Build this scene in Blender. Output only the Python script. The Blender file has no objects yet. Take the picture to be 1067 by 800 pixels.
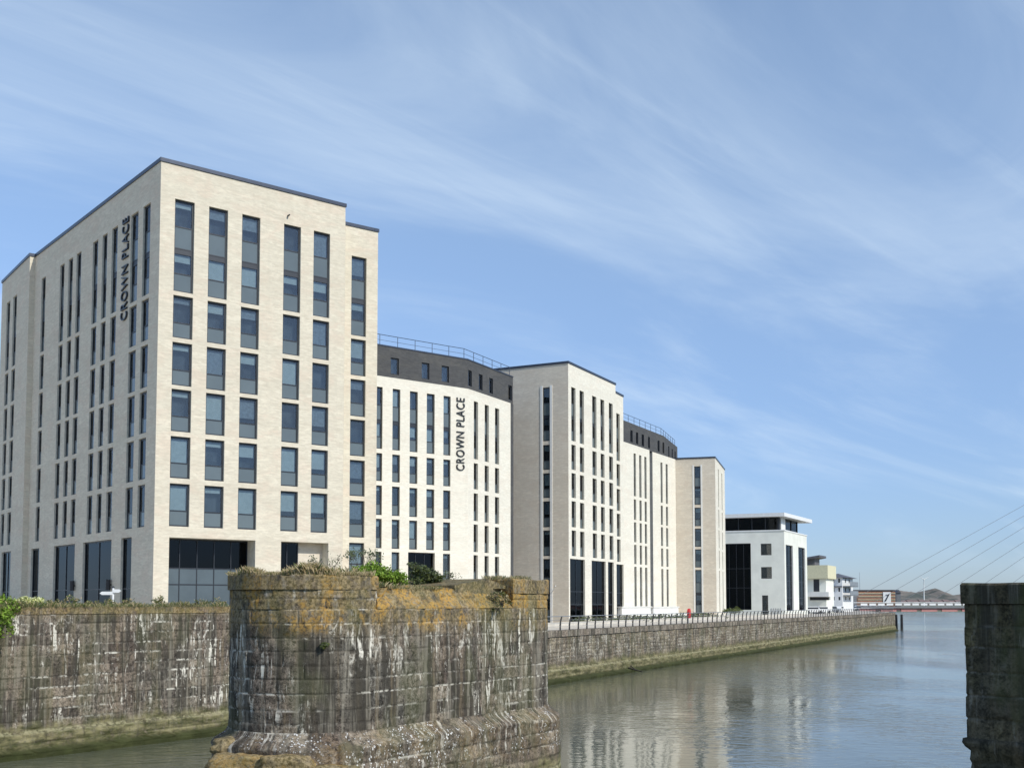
import bpy, math, random, bisect
from mathutils import Vector, Matrix, noise
R = random.Random(7)
SC = bpy.context.scene
COL = SC.collection
rad = math.radians

# ------------------------------------------------------------------ camera model (eye is the origin; water lies at z = -6)
W, H, F, TH = 1067.0, 800.0, 1150.0, rad(3.5)
PPY = 628 - F * math.tan(TH)
CT, ST = math.cos(TH), math.sin(TH)
WATER = -6.0
GROUND = -2.1

def ray(px, py):
    u = (px - W / 2) / F; v = -(py - PPY) / F
    return Vector((u, CT - v * ST, ST + v * CT))
def P(px, py, z):                       # plan point of a feature seen at a pixel whose height is known
    r = ray(px, py); k = z / r.z
    return Vector((r.x * k, r.y * k))
def atY(px, py, Y):                     # point at distance Y
    r = ray(px, py); k = Y / r.y
    return Vector((r.x * k, Y, r.z * k))

# ------------------------------------------------------------------ node helpers
class NT:
    def __init__(s, name, world=None):
        if world: s.t = world.node_tree
        else:
            s.m = bpy.data.materials.new(name); s.m.use_nodes = True; s.t = s.m.node_tree
        s.t.nodes.clear()
    def n(s, typ, **kw):
        nd = s.t.nodes.new(typ)
        for k, v in kw.items(): setattr(nd, k, v)
        return nd
    def put(s, sock, v):
        if isinstance(v, (int, float)): sock.default_value = v
        elif isinstance(v, (tuple, list)):
            sock.default_value = (*v, 1) if (len(v) == 3 and sock.type == 'RGBA') else v
        else: s.t.links.new(v, sock)
    def math(s, op, a, b=0.0, c=None, clamp=False):
        nd = s.n('ShaderNodeMath', operation=op, use_clamp=clamp)
        s.put(nd.inputs[0], a); s.put(nd.inputs[1], b)
        if c is not None: s.put(nd.inputs[2], c)
        return nd.outputs[0]
    def mix(s, f, a, b, blend='MIX'):
        nd = s.n('ShaderNodeMix', data_type='RGBA', blend_type=blend, clamp_factor=True)
        s.put(nd.inputs[0], f); s.put(nd.inputs[6], a); s.put(nd.inputs[7], b)
        return nd.outputs[2]
    def noise(s, vec, scale, detail=4, rough=.55, dist=0.0):
        nd = s.n('ShaderNodeTexNoise'); s.put(nd.inputs['Vector'], vec)
        nd.inputs['Scale'].default_value = scale; nd.inputs['Detail'].default_value = detail
        nd.inputs['Roughness'].default_value = rough; nd.inputs['Distortion'].default_value = dist
        return nd.outputs['Fac']
    def sm(s, v, lo, hi, a=0.0, b=1.0):
        nd = s.n('ShaderNodeMapRange', interpolation_type='SMOOTHSTEP')
        s.put(nd.inputs[0], v); nd.inputs[1].default_value = lo; nd.inputs[2].default_value = hi
        nd.inputs[3].default_value = a; nd.inputs[4].default_value = b
        return nd.outputs[0]
    def map(s, vec, scale=(1, 1, 1), loc=(0, 0, 0), rot=(0, 0, 0)):
        nd = s.n('ShaderNodeMapping'); s.put(nd.inputs[0], vec)
        nd.inputs['Scale'].default_value = scale; nd.inputs['Location'].default_value = loc; nd.inputs['Rotation'].default_value = rot
        return nd.outputs[0]
    def uv(s): return s.n('ShaderNodeTexCoord').outputs['UV']
    def pos(s): return s.n('ShaderNodeNewGeometry').outputs['Position']
    def z(s):
        nd = s.n('ShaderNodeSeparateXYZ'); s.t.links.new(s.pos(), nd.inputs[0]); return nd.outputs[2]
    def attr(s, name): return s.n('ShaderNodeAttribute', attribute_name=name).outputs['Fac']
    def bump(s, h, strength=.5, dist=.02):
        nd = s.n('ShaderNodeBump'); s.put(nd.inputs['Height'], h)
        nd.inputs['Strength'].default_value = strength; nd.inputs['Distance'].default_value = dist
        return nd.outputs[0]
    def pbsdf(s, color, rough=.8, metal=0.0, spec=.5, normal=None, **kw):
        nd = s.n('ShaderNodeBsdfPrincipled'); s.put(nd.inputs['Base Color'], color)
        s.put(nd.inputs['Roughness'], rough); nd.inputs['Metallic'].default_value = metal
        nd.inputs['Specular IOR Level'].default_value = spec
        if normal is not None: s.put(nd.inputs['Normal'], normal)
        for k, v in kw.items(): s.put(nd.inputs[k], v)
        return nd.outputs[0]
    def out(s, sh):
        o = s.n('ShaderNodeOutputMaterial'); s.t.links.new(sh, o.inputs[0]); return s.m

MATS = {}
def simple(name, c, rough=.6, metal=0.0, var=.12, scale=3.0, spec=.5):
    if name in MATS: return MATS[name]
    t = NT(name)
    f = t.noise(t.pos(), scale, 5, .6)
    k = t.sm(f, .3, .7, 1 - var, 1 + var)
    nd = t.n('ShaderNodeVectorMath', operation='SCALE'); nd.inputs[0].default_value = c; t.put(nd.inputs['Scale'], k)
    MATS[name] = t.out(t.pbsdf(nd.outputs[0], rough, metal, spec))
    return MATS[name]

def brick(name, c1, c2, c3, mortar, bw=.44, bh=.075, patch=.5):
    t = NT(name); uv = t.uv()
    b = t.n('ShaderNodeTexBrick'); t.put(b.inputs['Vector'], uv)
    b.inputs['Scale'].default_value = 1; b.inputs['Brick Width'].default_value = bw; b.inputs['Row Height'].default_value = bh
    b.inputs['Mortar Size'].default_value = .006; b.inputs['Mortar Smooth'].default_value = .3
    b.inputs['Color1'].default_value = (*c1, 1); b.inputs['Color2'].default_value = (*c2, 1); b.inputs['Mortar'].default_value = (*mortar, 1)
    n1 = t.noise(t.map(uv, (.35, .8, 1)), 1.0, 5, .65, .6)
    c = t.mix(t.sm(n1, .46, .64, 0, patch), b.outputs['Color'], c3)
    n2 = t.noise(t.map(uv, (2.2, 7.0, 1)), 1.0, 4, .7)
    c = t.mix(t.sm(n2, .38, .66, 0, .45), c, tuple(x * .78 for x in c1))
    n5 = t.noise(t.map(uv, (.9, 2.6, 1), (8, 4, 0)), 1.0, 5, .75, .4)
    c = t.mix(t.sm(n5, .50, .64, 0, .4), c, tuple(min(.9, x * 1.13) for x in c2))
    n3 = t.noise(t.map(uv, (1.4, .06, 1)), 1.0, 3, .6)
    c = t.mix(t.sm(n3, .55, .75, 0, .16), c, tuple(x * .7 for x in c1))
    n4 = t.noise(t.map(uv, (.06, .55, 1), (3, 9, 0)), 1.0, 4, .7, .2)
    c = t.mix(t.sm(n4, .42, .66, 0, .22), c, tuple(x * .72 for x in c1))
    bp = t.bump(t.math('SUBTRACT', 1.0, b.outputs['Fac']), .35, .006)
    return t.out(t.pbsdf(c, .88, normal=bp, spec=.25))

def stone(name, base_a=(.085, .07, .058), base_b=(.21, .175, .14), alg=None, lichen=None, white=1.0, moss=None, specks=None, green=.25, ochre=.5, shade_mix=0.0, streak=1.0):
    """weathered ashlar: attributes blk (tone of the block) and mor (joint) come with the mesh"""
    t = NT(name); uv = t.uv(); z = t.z(); pos = t.pos()
    blk = t.attr('blk'); mor = t.attr('mor')
    c = t.mix(t.sm(blk, .1, .85), base_a, base_b)
    hue = t.noise(pos, .5, 3, .6)
    c = t.mix(t.sm(hue, .45, .65, 0, .45), c, (.13, .095, .075))
    hue2 = t.noise(t.map(pos, (1, 1, 1), (9, 3, 5)), .33, 4, .6)
    c = t.mix(t.sm(hue2, .48, .62, 0, .55), c, (.085, .082, .07))
    fine = t.math('ADD', t.math('MULTIPLY', t.noise(pos, 7.0, 9, .74), .62), t.math('MULTIPLY', t.noise(pos, 26.0, 4, .7), .38))
    g = t.sm(fine, .39, .62, .22, 1.9)
    v = t.n('ShaderNodeVectorMath', operation='SCALE'); t.put(v.inputs[0], c); t.put(v.inputs['Scale'], g); c = v.outputs[0]
    # run-off streaks: soft vertical tones
    st1 = t.noise(t.map(uv, (3.2, .16, 1), (3, 1, 0)), 1.0, 5, .6, .15)
    c = t.mix(t.sm(st1, .50, .66, 0, ochre * streak), c, (.24, .185, .115))
    st2 = t.noise(t.map(uv, (2.1, .12, 1), (13, 7, 0)), 1.0, 5, .6, .2)
    c = t.mix(t.sm(st2, .46, .57, 0, .85 * streak), c, (.05, .045, .036))
    st3 = t.noise(t.map(uv, (4.5, .22, 1), (31, 17, 0)), 1.0, 5, .65, .2)
    c = t.mix(t.sm(st3, .50, .64, 0, .55 * streak), c, (.31, .28, .22))
    # joints
    bed = t.attr('bed')
    jn = t.noise(t.map(pos, (1, 1, 1.6), (1, 6, 2)), .9, 4, .65)
    c = t.mix(t.math('MULTIPLY', mor, t.sm(jn, .4, .62, .12, .75)), c, (.04, .034, .027))
    # lime: along joints and in drips
    big = t.noise(t.map(pos, (1, 1, 1.3), (4, 8, 2)), .55, 4, .65)
    brk = t.noise(pos, 5.5, 6, .7)
    wj = t.math('MULTIPLY', t.math('MAXIMUM', bed, t.math('MULTIPLY', mor, .35)), t.math('MULTIPLY', t.sm(big, .48, .58), t.sm(brk, .45, .56)))
    d1 = t.noise(t.map(uv, (6.5, .55, 1), (5, 2, 0)), 1.0, 4, .6, .5)
    d2 = t.noise(t.map(uv, (.45, .5, 1), (50, 20, 0)), 1.0, 6, .7, .3)
    dr = t.math('MULTIPLY', t.sm(d1, .55, .61), t.math('MULTIPLY', t.sm(d2, .49, .57), t.sm(brk, .40, .5)))
    d3 = t.noise(t.map(uv, (5.0, 1.5, 1), (15, 42, 0)), 1.0, 6, .72, 1.2)
    dr2 = t.math('MULTIPLY', t.sm(d3, .58, .65), t.sm(d2, .44, .58))
    d4 = t.noise(t.map(uv, (1.9, .34, 1), (25, 12, 0)), 1.0, 6, .68, .9)
    dr = t.math('MAXIMUM', dr, t.math('MULTIPLY', t.sm(d4, .60, .66), t.math('MULTIPLY', t.sm(brk, .38, .58), .8)))
    lw = t.math('MAXIMUM', t.math('MULTIPLY', wj, .95), t.math('MAXIMUM', dr, t.math('MULTIPLY', dr2, .8)))
    if alg is not None: lw = t.math('MULTIPLY', lw, t.sm(z, alg - .1, alg + .5, .25, 1))
    c = t.mix(t.math('MULTIPLY', lw, .9 * white, clamp=True), c, (.70, .66, .56))
    if specks is not None:
        vo = t.n('ShaderNodeTexVoronoi', feature='F1'); t.put(vo.inputs['Vector'], t.map(pos, (1, 1, .8))); vo.inputs['Scale'].default_value = 15
        sp = t.sm(vo.outputs['Distance'], .26, .40, 1, 0)
        sp = t.math('MULTIPLY', sp, t.math('MULTIPLY', t.sm(t.noise(pos, .9, 3, .6), .47, .57), t.sm(t.noise(pos, 5, 5, .75), .48, .54)))
        sp = t.math('MULTIPLY', sp, t.math('MULTIPLY', t.sm(z, specks[1], specks[1] + .3, 1, 0), t.sm(z, specks[0] - .3, specks[0])))
        c = t.mix(sp, c, (.72, .71, .68))
    if moss is not None:
        wob = t.math('MULTIPLY_ADD', t.math('SUBTRACT', t.noise(t.map(uv, (1.5, .5, 1)), 1.0, 5, .7), .5), moss[2], z)
        mm = t.math('MULTIPLY', t.sm(wob, moss[0], moss[1]), t.sm(t.noise(pos, 4, 6, .7), .33, .60))
        c = t.mix(t.math('MULTIPLY', mm, .85), c, t.mix(t.sm(t.noise(pos, 14, 4, .7), .35, .65), (.11, .085, .03), (.38, .29, .15)))
    if lichen is not None:
        a = t.math('MULTIPLY', t.sm(z, lichen[0] - .45, lichen[0]), t.sm(z, lichen[1], lichen[1] + .15, 1, 0))
        l1 = t.sm(t.noise(t.map(pos, (1, 1, .55), (2, 2, 2)), 1.0, 5, .7), lichen[3] if len(lichen) > 3 else .49, .56)
        l2 = t.sm(t.noise(pos, 11, 6, .75), .42, .56)
        c = t.mix(t.math('MULTIPLY', a, t.math('MULTIPLY', l1, t.math('MULTIPLY', l2, lichen[2]))), c, t.mix(t.noise(pos, 7, 3, .6), (.42, .20, .03), (.46, .32, .10)))
    if alg is not None:
        wob = t.math('MULTIPLY_ADD', t.math('SUBTRACT', t.noise(t.map(uv, (.9, .25, 1)), 1.0, 8, .75), .5), 1.7, z)
        am = t.sm(wob, alg - .30, alg + .22, 1, 0)
        ac = t.mix(t.sm(t.noise(t.map(uv, (.8, 2.6, 1)), 1.0, 8, .75), .36, .66), (.05, .055, .018), (.30, .265, .14))
        ac = t.mix(t.math('MULTIPLY', mor, .5), ac, (.04, .045, .015))
        c = t.mix(t.math('MULTIPLY', am, t.sm(brk, .36, .56, .45, .96)), c, ac)
        c = t.mix(t.math('MULTIPLY', t.sm(t.math('ABSOLUTE', t.math('SUBTRACT', z, WATER + .98)), .02, .12, 1, 0), t.sm(brk, .44, .56, 0, .75)), c, (.34, .31, .19))
        c = t.mix(t.sm(z, WATER + .25, WATER + .5, .92, 0), c, (.028, .034, .010))
    gm = t.sm(t.noise(t.map(pos, (1, 1, .4), (6, 6, 6)), .9, 4, .6), .48, .62, 0, green)
    c = t.mix(gm, c, (.10, .115, .04))
    if shade_mix: c = t.mix(shade_mix, c, (.03, .033, .02))  # even dark mix that puts shade into the stone colour
    bp = t.bump(t.math('ADD', fine, t.math('MULTIPLY', mor, -.5)), .9, .03)
    return t.out(t.pbsdf(c, .93, normal=bp, spec=.2))

def glass_mat(name, tint=(.55, .62, .66), refl=.09, gc=(.80, .82, .86), ior=1.52):
    t = NT(name)
    tr = t.n('ShaderNodeBsdfTransparent'); tr.inputs[0].default_value = (*tint, 1)
    gl = t.n('ShaderNodeBsdfGlossy'); gl.inputs['Roughness'].default_value = .03; gl.inputs['Color'].default_value = (*gc, 1)
    b = t.bump(t.noise(t.pos(), .8, 2, .5), .15, .02); t.put(gl.inputs['Normal'], b)
    fr = t.n('ShaderNodeFresnel'); fr.inputs[0].default_value = ior
    mx = t.n('ShaderNodeMixShader'); t.put(mx.inputs[0], t.math('ADD', fr.outputs[0], refl, clamp=True))
    t.put(mx.inputs[1], tr.outputs[0]); t.put(mx.inputs[2], gl.outputs[0])
    return t.out(mx.outputs[0])

M = {}
M['brick'] = brick('pale_brick', (.66, .59, .46), (.75, .685, .545), (.70, .575, .45), (.66, .61, .50), patch=.6)
M['brick_w'] = brick('white_brick', (.76, .715, .605), (.82, .775, .665), (.77, .68, .565), (.74, .71, .60), patch=.5)
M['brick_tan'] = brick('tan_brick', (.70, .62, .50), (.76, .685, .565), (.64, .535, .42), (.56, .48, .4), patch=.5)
M['dark_brick'] = brick('charcoal_brick', (.075, .076, .078), (.105, .105, .105), (.12, .115, .105), (.06, .06, .06), patch=.6)
M['reveal'] = simple('reveal_brick', (.64, .60, .49), .85)
M['frame'] = simple('dark_frame', (.022, .026, .034), .4, 0, .1)
M['coping'] = simple('coping_metal', (.05, .06, .085), .35, .4, .1)
M['inside'] = simple('dark_interior', (.07, .075, .085), .9, 0, .6, .8)
M['inside2'] = simple('room_interior', (.12, .18, .19), .9, 0, .5, .7)
M['blind'] = simple('blind_fabric', (.62, .66, .66), .8, 0, .08)
M['curtain'] = simple('curtain_fabric', (.30, .33, .38), .8, 0, .2, 6)
M['spandrel'] = simple('spandrel_panel', (.115, .14, .145), .10, 0, .1, .25, .7)
M['frost'] = simple('frosted_panel', (.09, .115, .13), .2, 0, .12, .4)
M['roof'] = simple('roof_felt', (.12, .12, .12), .9)
M['soffit'] = simple('soffit_panel', (.30, .28, .25), .8)
M['glass'] = glass_mat('window_glass', (.80, .86, .88), .05, (.66, .66, .67))
M['glassd'] = glass_mat('dark_glass', (.16, .19, .25), .0, (.5, .56, .64), 1.42)
M['letters'] = simple('sign_letters', (.02, .022, .026), .4, 0, .05)
M['steel'] = simple('galvanised_steel', (.36, .37, .38), .4, .6, .15)
M['white'] = simple('white_render', (.76, .745, .70), .7, 0, .05, .6)
M['whitepaint'] = simple('white_paint', (.78, .78, .76), .5, 0, .05)
M['cream'] = simple('cream_render', (.66, .62, .42), .8, 0, .06)
M['offcream'] = simple('office_render', (.76, .76, .68), .8, 0, .06, .5)
M['slate'] = simple('slate_roof', (.10, .10, .115), .7)
M['red'] = simple('red_plastic', (.62, .03, .03), .45, 0, .1)
M['black'] = simple('black_metal', (.02, .02, .022), .5)
M['clad'] = simple('brown_cladding', (.20, .13, .095), .7, 0, .2)
M['clad2'] = simple('orange_cladding', (.40, .19, .11), .7, 0, .2)
M['grey'] = simple('grey_cladding', (.17, .18, .19), .7)
M['redsteel'] = simple('red_steelwork', (.50, .22, .20), .6)
M['roofred'] = simple('terracotta_tiles', (.20, .14, .13), .8)

# ------------------------------------------------------------------ mesh helpers
class MB:
    def __init__(s): s.v = []; s.f = []; s.m = []; s.uv = []
    def poly(s, pts, mi=0, uv=None):
        i = len(s.v); s.v += [tuple(p) for p in pts]; s.f.append(tuple(range(i, i + len(pts)))); s.m.append(mi)
        s.uv.append(uv or [(0, 0)] * len(pts))
    def box(s, x0, x1, y0, y1, z0, z1, mi=0): s.obox((0, 0), (1, 0), x0, x1, y0, y1, z0, z1, mi)
    def obox(s, A, d, s0, s1, o0, o1, z0, z1, mi=0):
        """box in a facade frame: s along d, o along the outward normal (d.y, -d.x)"""
        n = (d[1], -d[0])
        def q(a, o, z): return (A[0] + d[0] * a + n[0] * o, A[1] + d[1] * a + n[1] * o, z)
        c = [q(a, o, z) for z in (z0, z1) for o in (o0, o1) for a in (s0, s1)]
        for ids in ((2, 3, 7, 6), (1, 0, 4, 5), (0, 2, 6, 4), (3, 1, 5, 7), (6, 7, 5, 4), (0, 1, 3, 2)):
            if ids in ((2, 3, 7, 6), (1, 0, 4, 5)): u = [(s0, z0), (s1, z0), (s1, z1), (s0, z1)]
            elif ids in ((0, 2, 6, 4), (3, 1, 5, 7)): u = [(o0, z0), (o1, z0), (o1, z1), (o0, z1)]
            else: u = [(s0, o0), (s1, o0), (s1, o1), (s0, o1)]
            s.poly([c[k] for k in ids], mi, u)
    def tube(s, a, b, r0, r1=None, n=6, mi=0):
        a, b = Vector(a), Vector(b); r1 = r0 if r1 is None else r1
        ax = (b - a).normalized(); t = ax.orthogonal().normalized(); w = ax.cross(t)
        ca = [a + (t * math.cos(2 * math.pi * k / n) + w * math.sin(2 * math.pi * k / n)) * r0 for k in range(n)]
        cb = [b + (t * math.cos(2 * math.pi * k / n) + w * math.sin(2 * math.pi * k / n)) * r1 for k in range(n)]
        for k in range(n):
            j = (k + 1) % n; s.poly([ca[k], ca[j], cb[j], cb[k]], mi)
        s.poly(ca[::-1], mi); s.poly(cb, mi)
    def build(s, name, mats, parent=None, smooth=False):
        me = bpy.data.meshes.new(name)
        off = wloc(parent) if parent else Vector((0, 0, 0))
        me.from_pydata([(v[0] - off.x, v[1] - off.y, v[2] - off.z) for v in s.v], [], s.f)
        for m in (mats if isinstance(mats, (list, tuple)) else [mats]): me.materials.append(m)
        me.polygons.foreach_set('material_index', s.m)
        ul = me.uv_layers.new(name='UVMap')
        ul.data.foreach_set('uv', [c for f in s.uv for p in f for c in p])
        if smooth: me.polygons.foreach_set('use_smooth', [True] * len(me.polygons))
        me.update()
        o = bpy.data.objects.new(name, me); COL.objects.link(o)
        if parent: o.parent = parent
        return o
def wloc(o):
    v = Vector((0, 0, 0))
    while o: v += o.location; o = o.parent
    return v
def tag(o, label, cat, group=None, kind=None):
    o['label'] = label; o['category'] = cat
    if group: o['group'] = group
    if kind: o['kind'] = kind
    return o
def struct(o): o['kind'] = 'structure'; return o
def thing(name, label, cat, loc=(0, 0, 0), group=None):
    o = bpy.data.objects.new(name, None); COL.objects.link(o); o.location = loc; o.empty_display_size = .3
    return tag(o, label, cat, group)
def dup(o, loc=None, rz=None, label=None, parent=None):
    c = o.copy(); COL.objects.link(c)
    if parent is not None: c.parent = parent
    if loc is not None: c.location = loc
    if rz is not None: c.rotation_euler = (0, 0, rz)
    if label: c['label'] = label
    for ch in list(o.children): dup(ch, parent=c)
    return c

# ------------------------------------------------------------------ facades
class Facade:
    def __init__(s, A, B, z0, z1):
        s.A = Vector(A[:2]); s.B = Vector(B[:2]); s.L = (s.B - s.A).length; s.d = (s.B - s.A) / s.L
        s.n = Vector((s.d.y, -s.d.x)); s.z0 = z0; s.z1 = z1; s.holes = []
    def hit(s, px, py):
        r = ray(px, py); k = s.A.dot(s.n) / (r.x * s.n.x + r.y * s.n.y)
        return (Vector((r.x * k, r.y * k)) - s.A).dot(s.d), r.z * k
    def sx(s, px, py): return s.hit(px, py)[0]
    def pt(s, a, z, o=0.0): return (s.A.x + s.d.x * a + s.n.x * o, s.A.y + s.d.y * a + s.n.y * o, z)
    def hole(s, s0, s1, z0, z1, kind='win', depth=.24, **kw):
        h = dict(s0=s0, s1=s1, z0=z0, z1=z1, kind=kind, depth=depth, **kw); s.holes.append(h); return h
    def wall(s, mb, mi=0, rev=1, ins=2, uoff=0.0):
        us = sorted({0.0, s.L, *[h['s0'] for h in s.holes], *[h['s1'] for h in s.holes]})
        vs = sorted({s.z0, s.z1, *[h['z0'] for h in s.holes], *[h['z1'] for h in s.holes]})
        for i in range(len(us) - 1):
            run = None
            for j in range(len(vs) - 1):
                um, vm = (us[i] + us[i + 1]) / 2, (vs[j] + vs[j + 1]) / 2
                if any(h['s0'] < um < h['s1'] and h['z0'] < vm < h['z1'] for h in s.holes): continue
                a, b, c, e = us[i], us[i + 1], vs[j], vs[j + 1]
                mb.poly([s.pt(a, c), s.pt(b, c), s.pt(b, e), s.pt(a, e)], mi, [(a + uoff, c), (b + uoff, c), (b + uoff, e), (a + uoff, e)])
        for h in s.holes:
            a, b, c, e, d = h['s0'], h['s1'], h['z0'], h['z1'], h['depth']
            for o0, o1, m in ((0, -d, rev), (-d, -d - h.get('room', .45), ins)):
                mb.poly([s.pt(a, c, o0), s.pt(a, e, o0), s.pt(a, e, o1), s.pt(a, c, o1)], m)
                mb.poly([s.pt(b, e, o0), s.pt(b, c, o0), s.pt(b, c, o1), s.pt(b, e, o1)], m)
                mb.poly([s.pt(a, e, o0), s.pt(b, e, o0), s.pt(b, e, o1), s.pt(a, e, o1)], m)
                mb.poly([s.pt(b, c, o0), s.pt(a, c, o0), s.pt(a, c, o1), s.pt(b, c, o1)], m)
            o1 = -d - h.get('room', .45)
            mb.poly([s.pt(a, c, o1), s.pt(b, c, o1), s.pt(b, e, o1), s.pt(a, e, o1)], h.get('backmat', ins))

def window(fac, h, root, simple_=False):
    """one window unit: frame mesh under the building, panes / panels / blinds under the frame"""
    a, b, c, e, d = h['s0'], h['s1'], h['z0'], h['z1'], h['depth']
    A, D = fac.A, fac.d; t = .10
    fr = MB(); ob = lambda m, s0, s1, o0, o1, z0, z1: m.obox(A, D, s0, s1, o0, o1, z0, z1)
    o0, o1 = -d, -d + .07
    ob(fr, a + .004, a + t, o0, o1, c + .004, e - .004); ob(fr, b - t, b - .004, o0, o1, c + .004, e - .004)
    ob(fr, a + t, b - t, o0, o1, e - t - .03, e - .004); ob(fr, a + t, b - t, o0, o1, c + .004, c + t)
    Hh = e - c; w = b - a
    if h['kind'] == 'win': cells = [(0, .37, 's'), (.37, 1, 'g')]
    elif h['kind'] == 'tall': cells = [(0, .20, 's'), (.20, .42, 'g'), (.42, .475, 'b'), (.475, .71, 's'), (.71, 1, 'g')]
    elif h['kind'] == 'single': cells = [(0, 1, 'g')]
    else: cells = h['cells']
    for q0, q1, k in cells:
        if q0 > 0: ob(fr, a + t, b - t, o0, o1, c + Hh * q0 - .035, c + Hh * q0 + .035)
    f = None
    GL = []; SP = []; BL = []
    for q0, q1, k in cells:
        z0, z1 = c + Hh * q0 + .035, c + Hh * q1 - .035
        if k == 'g':
            gl = MB(); ob(gl, a + t, b - t, o0 + .02, o0 + .035, z0, z1); GL.append(gl); bl = MB()
            if not simple_ and R.random() < .78:
                fr_ = R.choice([.25, .4, .55, .8, 1.0, 1.0]); 
                ob(bl, a + t + .01, b - t - .01, o0 - .10, o0 - .09, z1 - (z1 - z0) * fr_, z1 - .01); BL.append(bl)
        elif k == 's': sp = MB(); ob(sp, a + t, b - t, o0 + .02, o0 + .04, z0, z1); SP.append(sp)
    f = fr.build('window', M['frame'], root)
    if any(k == 'b' for *_, k in cells):
        bb = MB()
        for q0, q1, k in cells:
            if k == 'b': ob(bb, a + t, b - t, o0 + .02, o0 + .05, c + Hh * q0 + .035, c + Hh * q1 - .035)
        bb.build('shadowed_band', M['frame'], f)  # band at floor level, its shadow put into the dark frame colour
    for g in GL: g.build('pane', M['glass'], f)
    for g in SP: g.build('lower_panel', M['spandrel'], f)
    for g in BL: g.build('blind', M['blind'] if R.random() < .7 else M['curtain'], f)
    return f

def shopfront(fac, h, root, cols=3, low=None, zt=None):
    a, b, c, e, d = h['s0'], h['s1'], h['z0'], h['z1'], h['depth']
    fr = MB(); gl = MB(); fs = MB(); A, D = fac.A, fac.d; t = .06
    fr.obox(A, D, a + .004, a + t, -d, -d + .1, c, e - .004); fr.obox(A, D, b - t, b - .004, -d, -d + .1, c, e - .004)
    fr.obox(A, D, a + t, b - t, -d, -d + .1, e - .1, e - .004)
    for k in range(1, cols):
        x = a + (b - a) * k / cols; fr.obox(A, D, x - .03, x + .03, -d, -d + .09, c, e - .1)
    for q in (zt or [.55]):
        fr.obox(A, D, a + t, b - t, -d + .005, -d + .085, c + (e - c) * q - .035, c + (e - c) * q + .035)
    gl.obox(A, D, a + t, b - t, -d + .03, -d + .045, c, e - .1)
    f = fr.build('shopfront', M['frame'], root); gl.build('pane', M['glassd'], f)
    if low: fs.obox(A, D, a + t, b - t, -d + .048, -d + .06, c, c + (e - c) * low); fs.build('frosted_panel', M['frost'], f)
    return f

def coping(mb, pts, z, w=.35, h=.24, over=.07, closed=False):
    n = len(pts)
    for i in range(n - 1 if not closed else n):
        a, b = Vector(pts[i][:2]), Vector(pts[(i + 1) % n][:2]); L = (b - a).length; d = (b - a) / L
        mb.obox(a, d, -over, L + over - .003 * i, -w, over, z + .002 * i, z + h + .002 * i)
def body(mb, foot, z0, z1, skip=(), mi=0, roofmi=3):
    """plain walls round a footprint (listed left-to-right as seen, i.e. outward normal = right of travel) plus a roof"""
    n = len(foot)
    for i in range(n):
        if i in skip: continue
        a, b = foot[i], foot[(i + 1) % n]; L = (Vector(b[:2]) - Vector(a[:2])).length
        mb.poly([(*a[:2], z0), (*b[:2], z0), (*b[:2], z1), (*a[:2], z1)], mi, [(0, z0), (L, z0), (L, z1), (0, z1)])
    mb.poly([(*p[:2], z1) for p in foot], roofmi)

BM = [M['brick'], M['reveal'], M['inside'], M['roof'], M['soffit'], M['inside2'], M['brick_tan']]
ZB = GROUND - .3
GRP = 'linked pale brick apartment blocks along the quay'

# ---- tower (front, set-back bay, left flank)
ZT = 28.0
A = P(168, 168, ZT); B = P(360, 216, ZT); B2 = P(360, 234.5, ZT); C = P(394, 242, ZT); D = P(37, 268, ZT)
A, B, B2, C, D = [Vector(p) for p in (A, B, B2, C, D)]
tf = Facade(A, B, ZB, ZT); tb = Facade(B2, C, ZB, ZT); tl = Facade(D, A, ZB, ZT)
tower = thing('apartment_tower', 'tallest pale brick tower with wide two-pane windows, nearest to the camera', 'apartment block', (A.x, A.y, GROUND), GRP)
rowy = [(208.6, 304.4), (308.6, 352.6), (357.3, 402), (406, 450), (455, 498.5), (504, 548.5)]
rows = [(tf.hit(190, y1)[1], tf.hit(190, y0)[1]) for y0, y1 in rowy]
for x0, x1, y in ((182.5, 203, 210), (218, 237.8, 218), (252.5, 271.4, 226), (296, 313.7, 238), (327, 344, 246)):
    s0, s1 = tf.sx(x0, y), tf.sx(x1, y)
    for k, (z0, z1) in enumerate(rows): tf.hole(s0, s1, z0, z1, 'tall' if k == 0 else 'win')
zo = tf.hit(190, 560)[1]
o1 = tf.hole(tf.sx(175.6, 600), tf.sx(265.6, 600), ZB, zo, 'shop', 1.3, room=3.0, backmat=2)
o2 = tf.hole(tf.sx(292.6, 590), tf.sx(342, 590), ZB, zo, 'porch', .9, room=2.6, backmat=6)
s0, s1 = tb.sx(366.5, 264), tb.sx(382, 268)
brow = [(z0, z1) for z0, z1 in rows]
for k, (z0, z1) in enumerate(brow): tb.hole(s0, s1, z0, z1, 'tall' if k == 0 else 'win')
bh = tb.hole(s0, s1, ZB + 1.5, rows[-1][0] - .4, 'tall')
for x0, x1, y in ((149.6, 157, 215), (137, 144.4, 222), (117, 122.8, 240), (107, 112, 248), (97, 102.3, 255), (80, 84.8, 267), (71.6, 76, 274), (62.8, 67.2, 280), (43.5, 47.6, 295)):
    a_, b_ = tl.sx(x0, y), tl.sx(x1, y)
    for k, (z0, z1) in enumerate(rows): tl.hole(a_, b_, z0, z1, 'tall' if k == 0 else 'win', .19)
for x0, x1 in ((125.6, 136.6), (86, 115.6), (55.6, 77.5), (32, 40.4)):
    tl.hole(tl.sx(x0, 590), tl.sx(x1, 590), ZB, rows[-1][0] - .55, 'shop', .25, room=2.0)
mb = MB()
tf.wall(mb); tb.wall(mb, uoff=20); tl.wall(mb, uoff=40)
back = 17.0
bk = -tf.n * back
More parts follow.
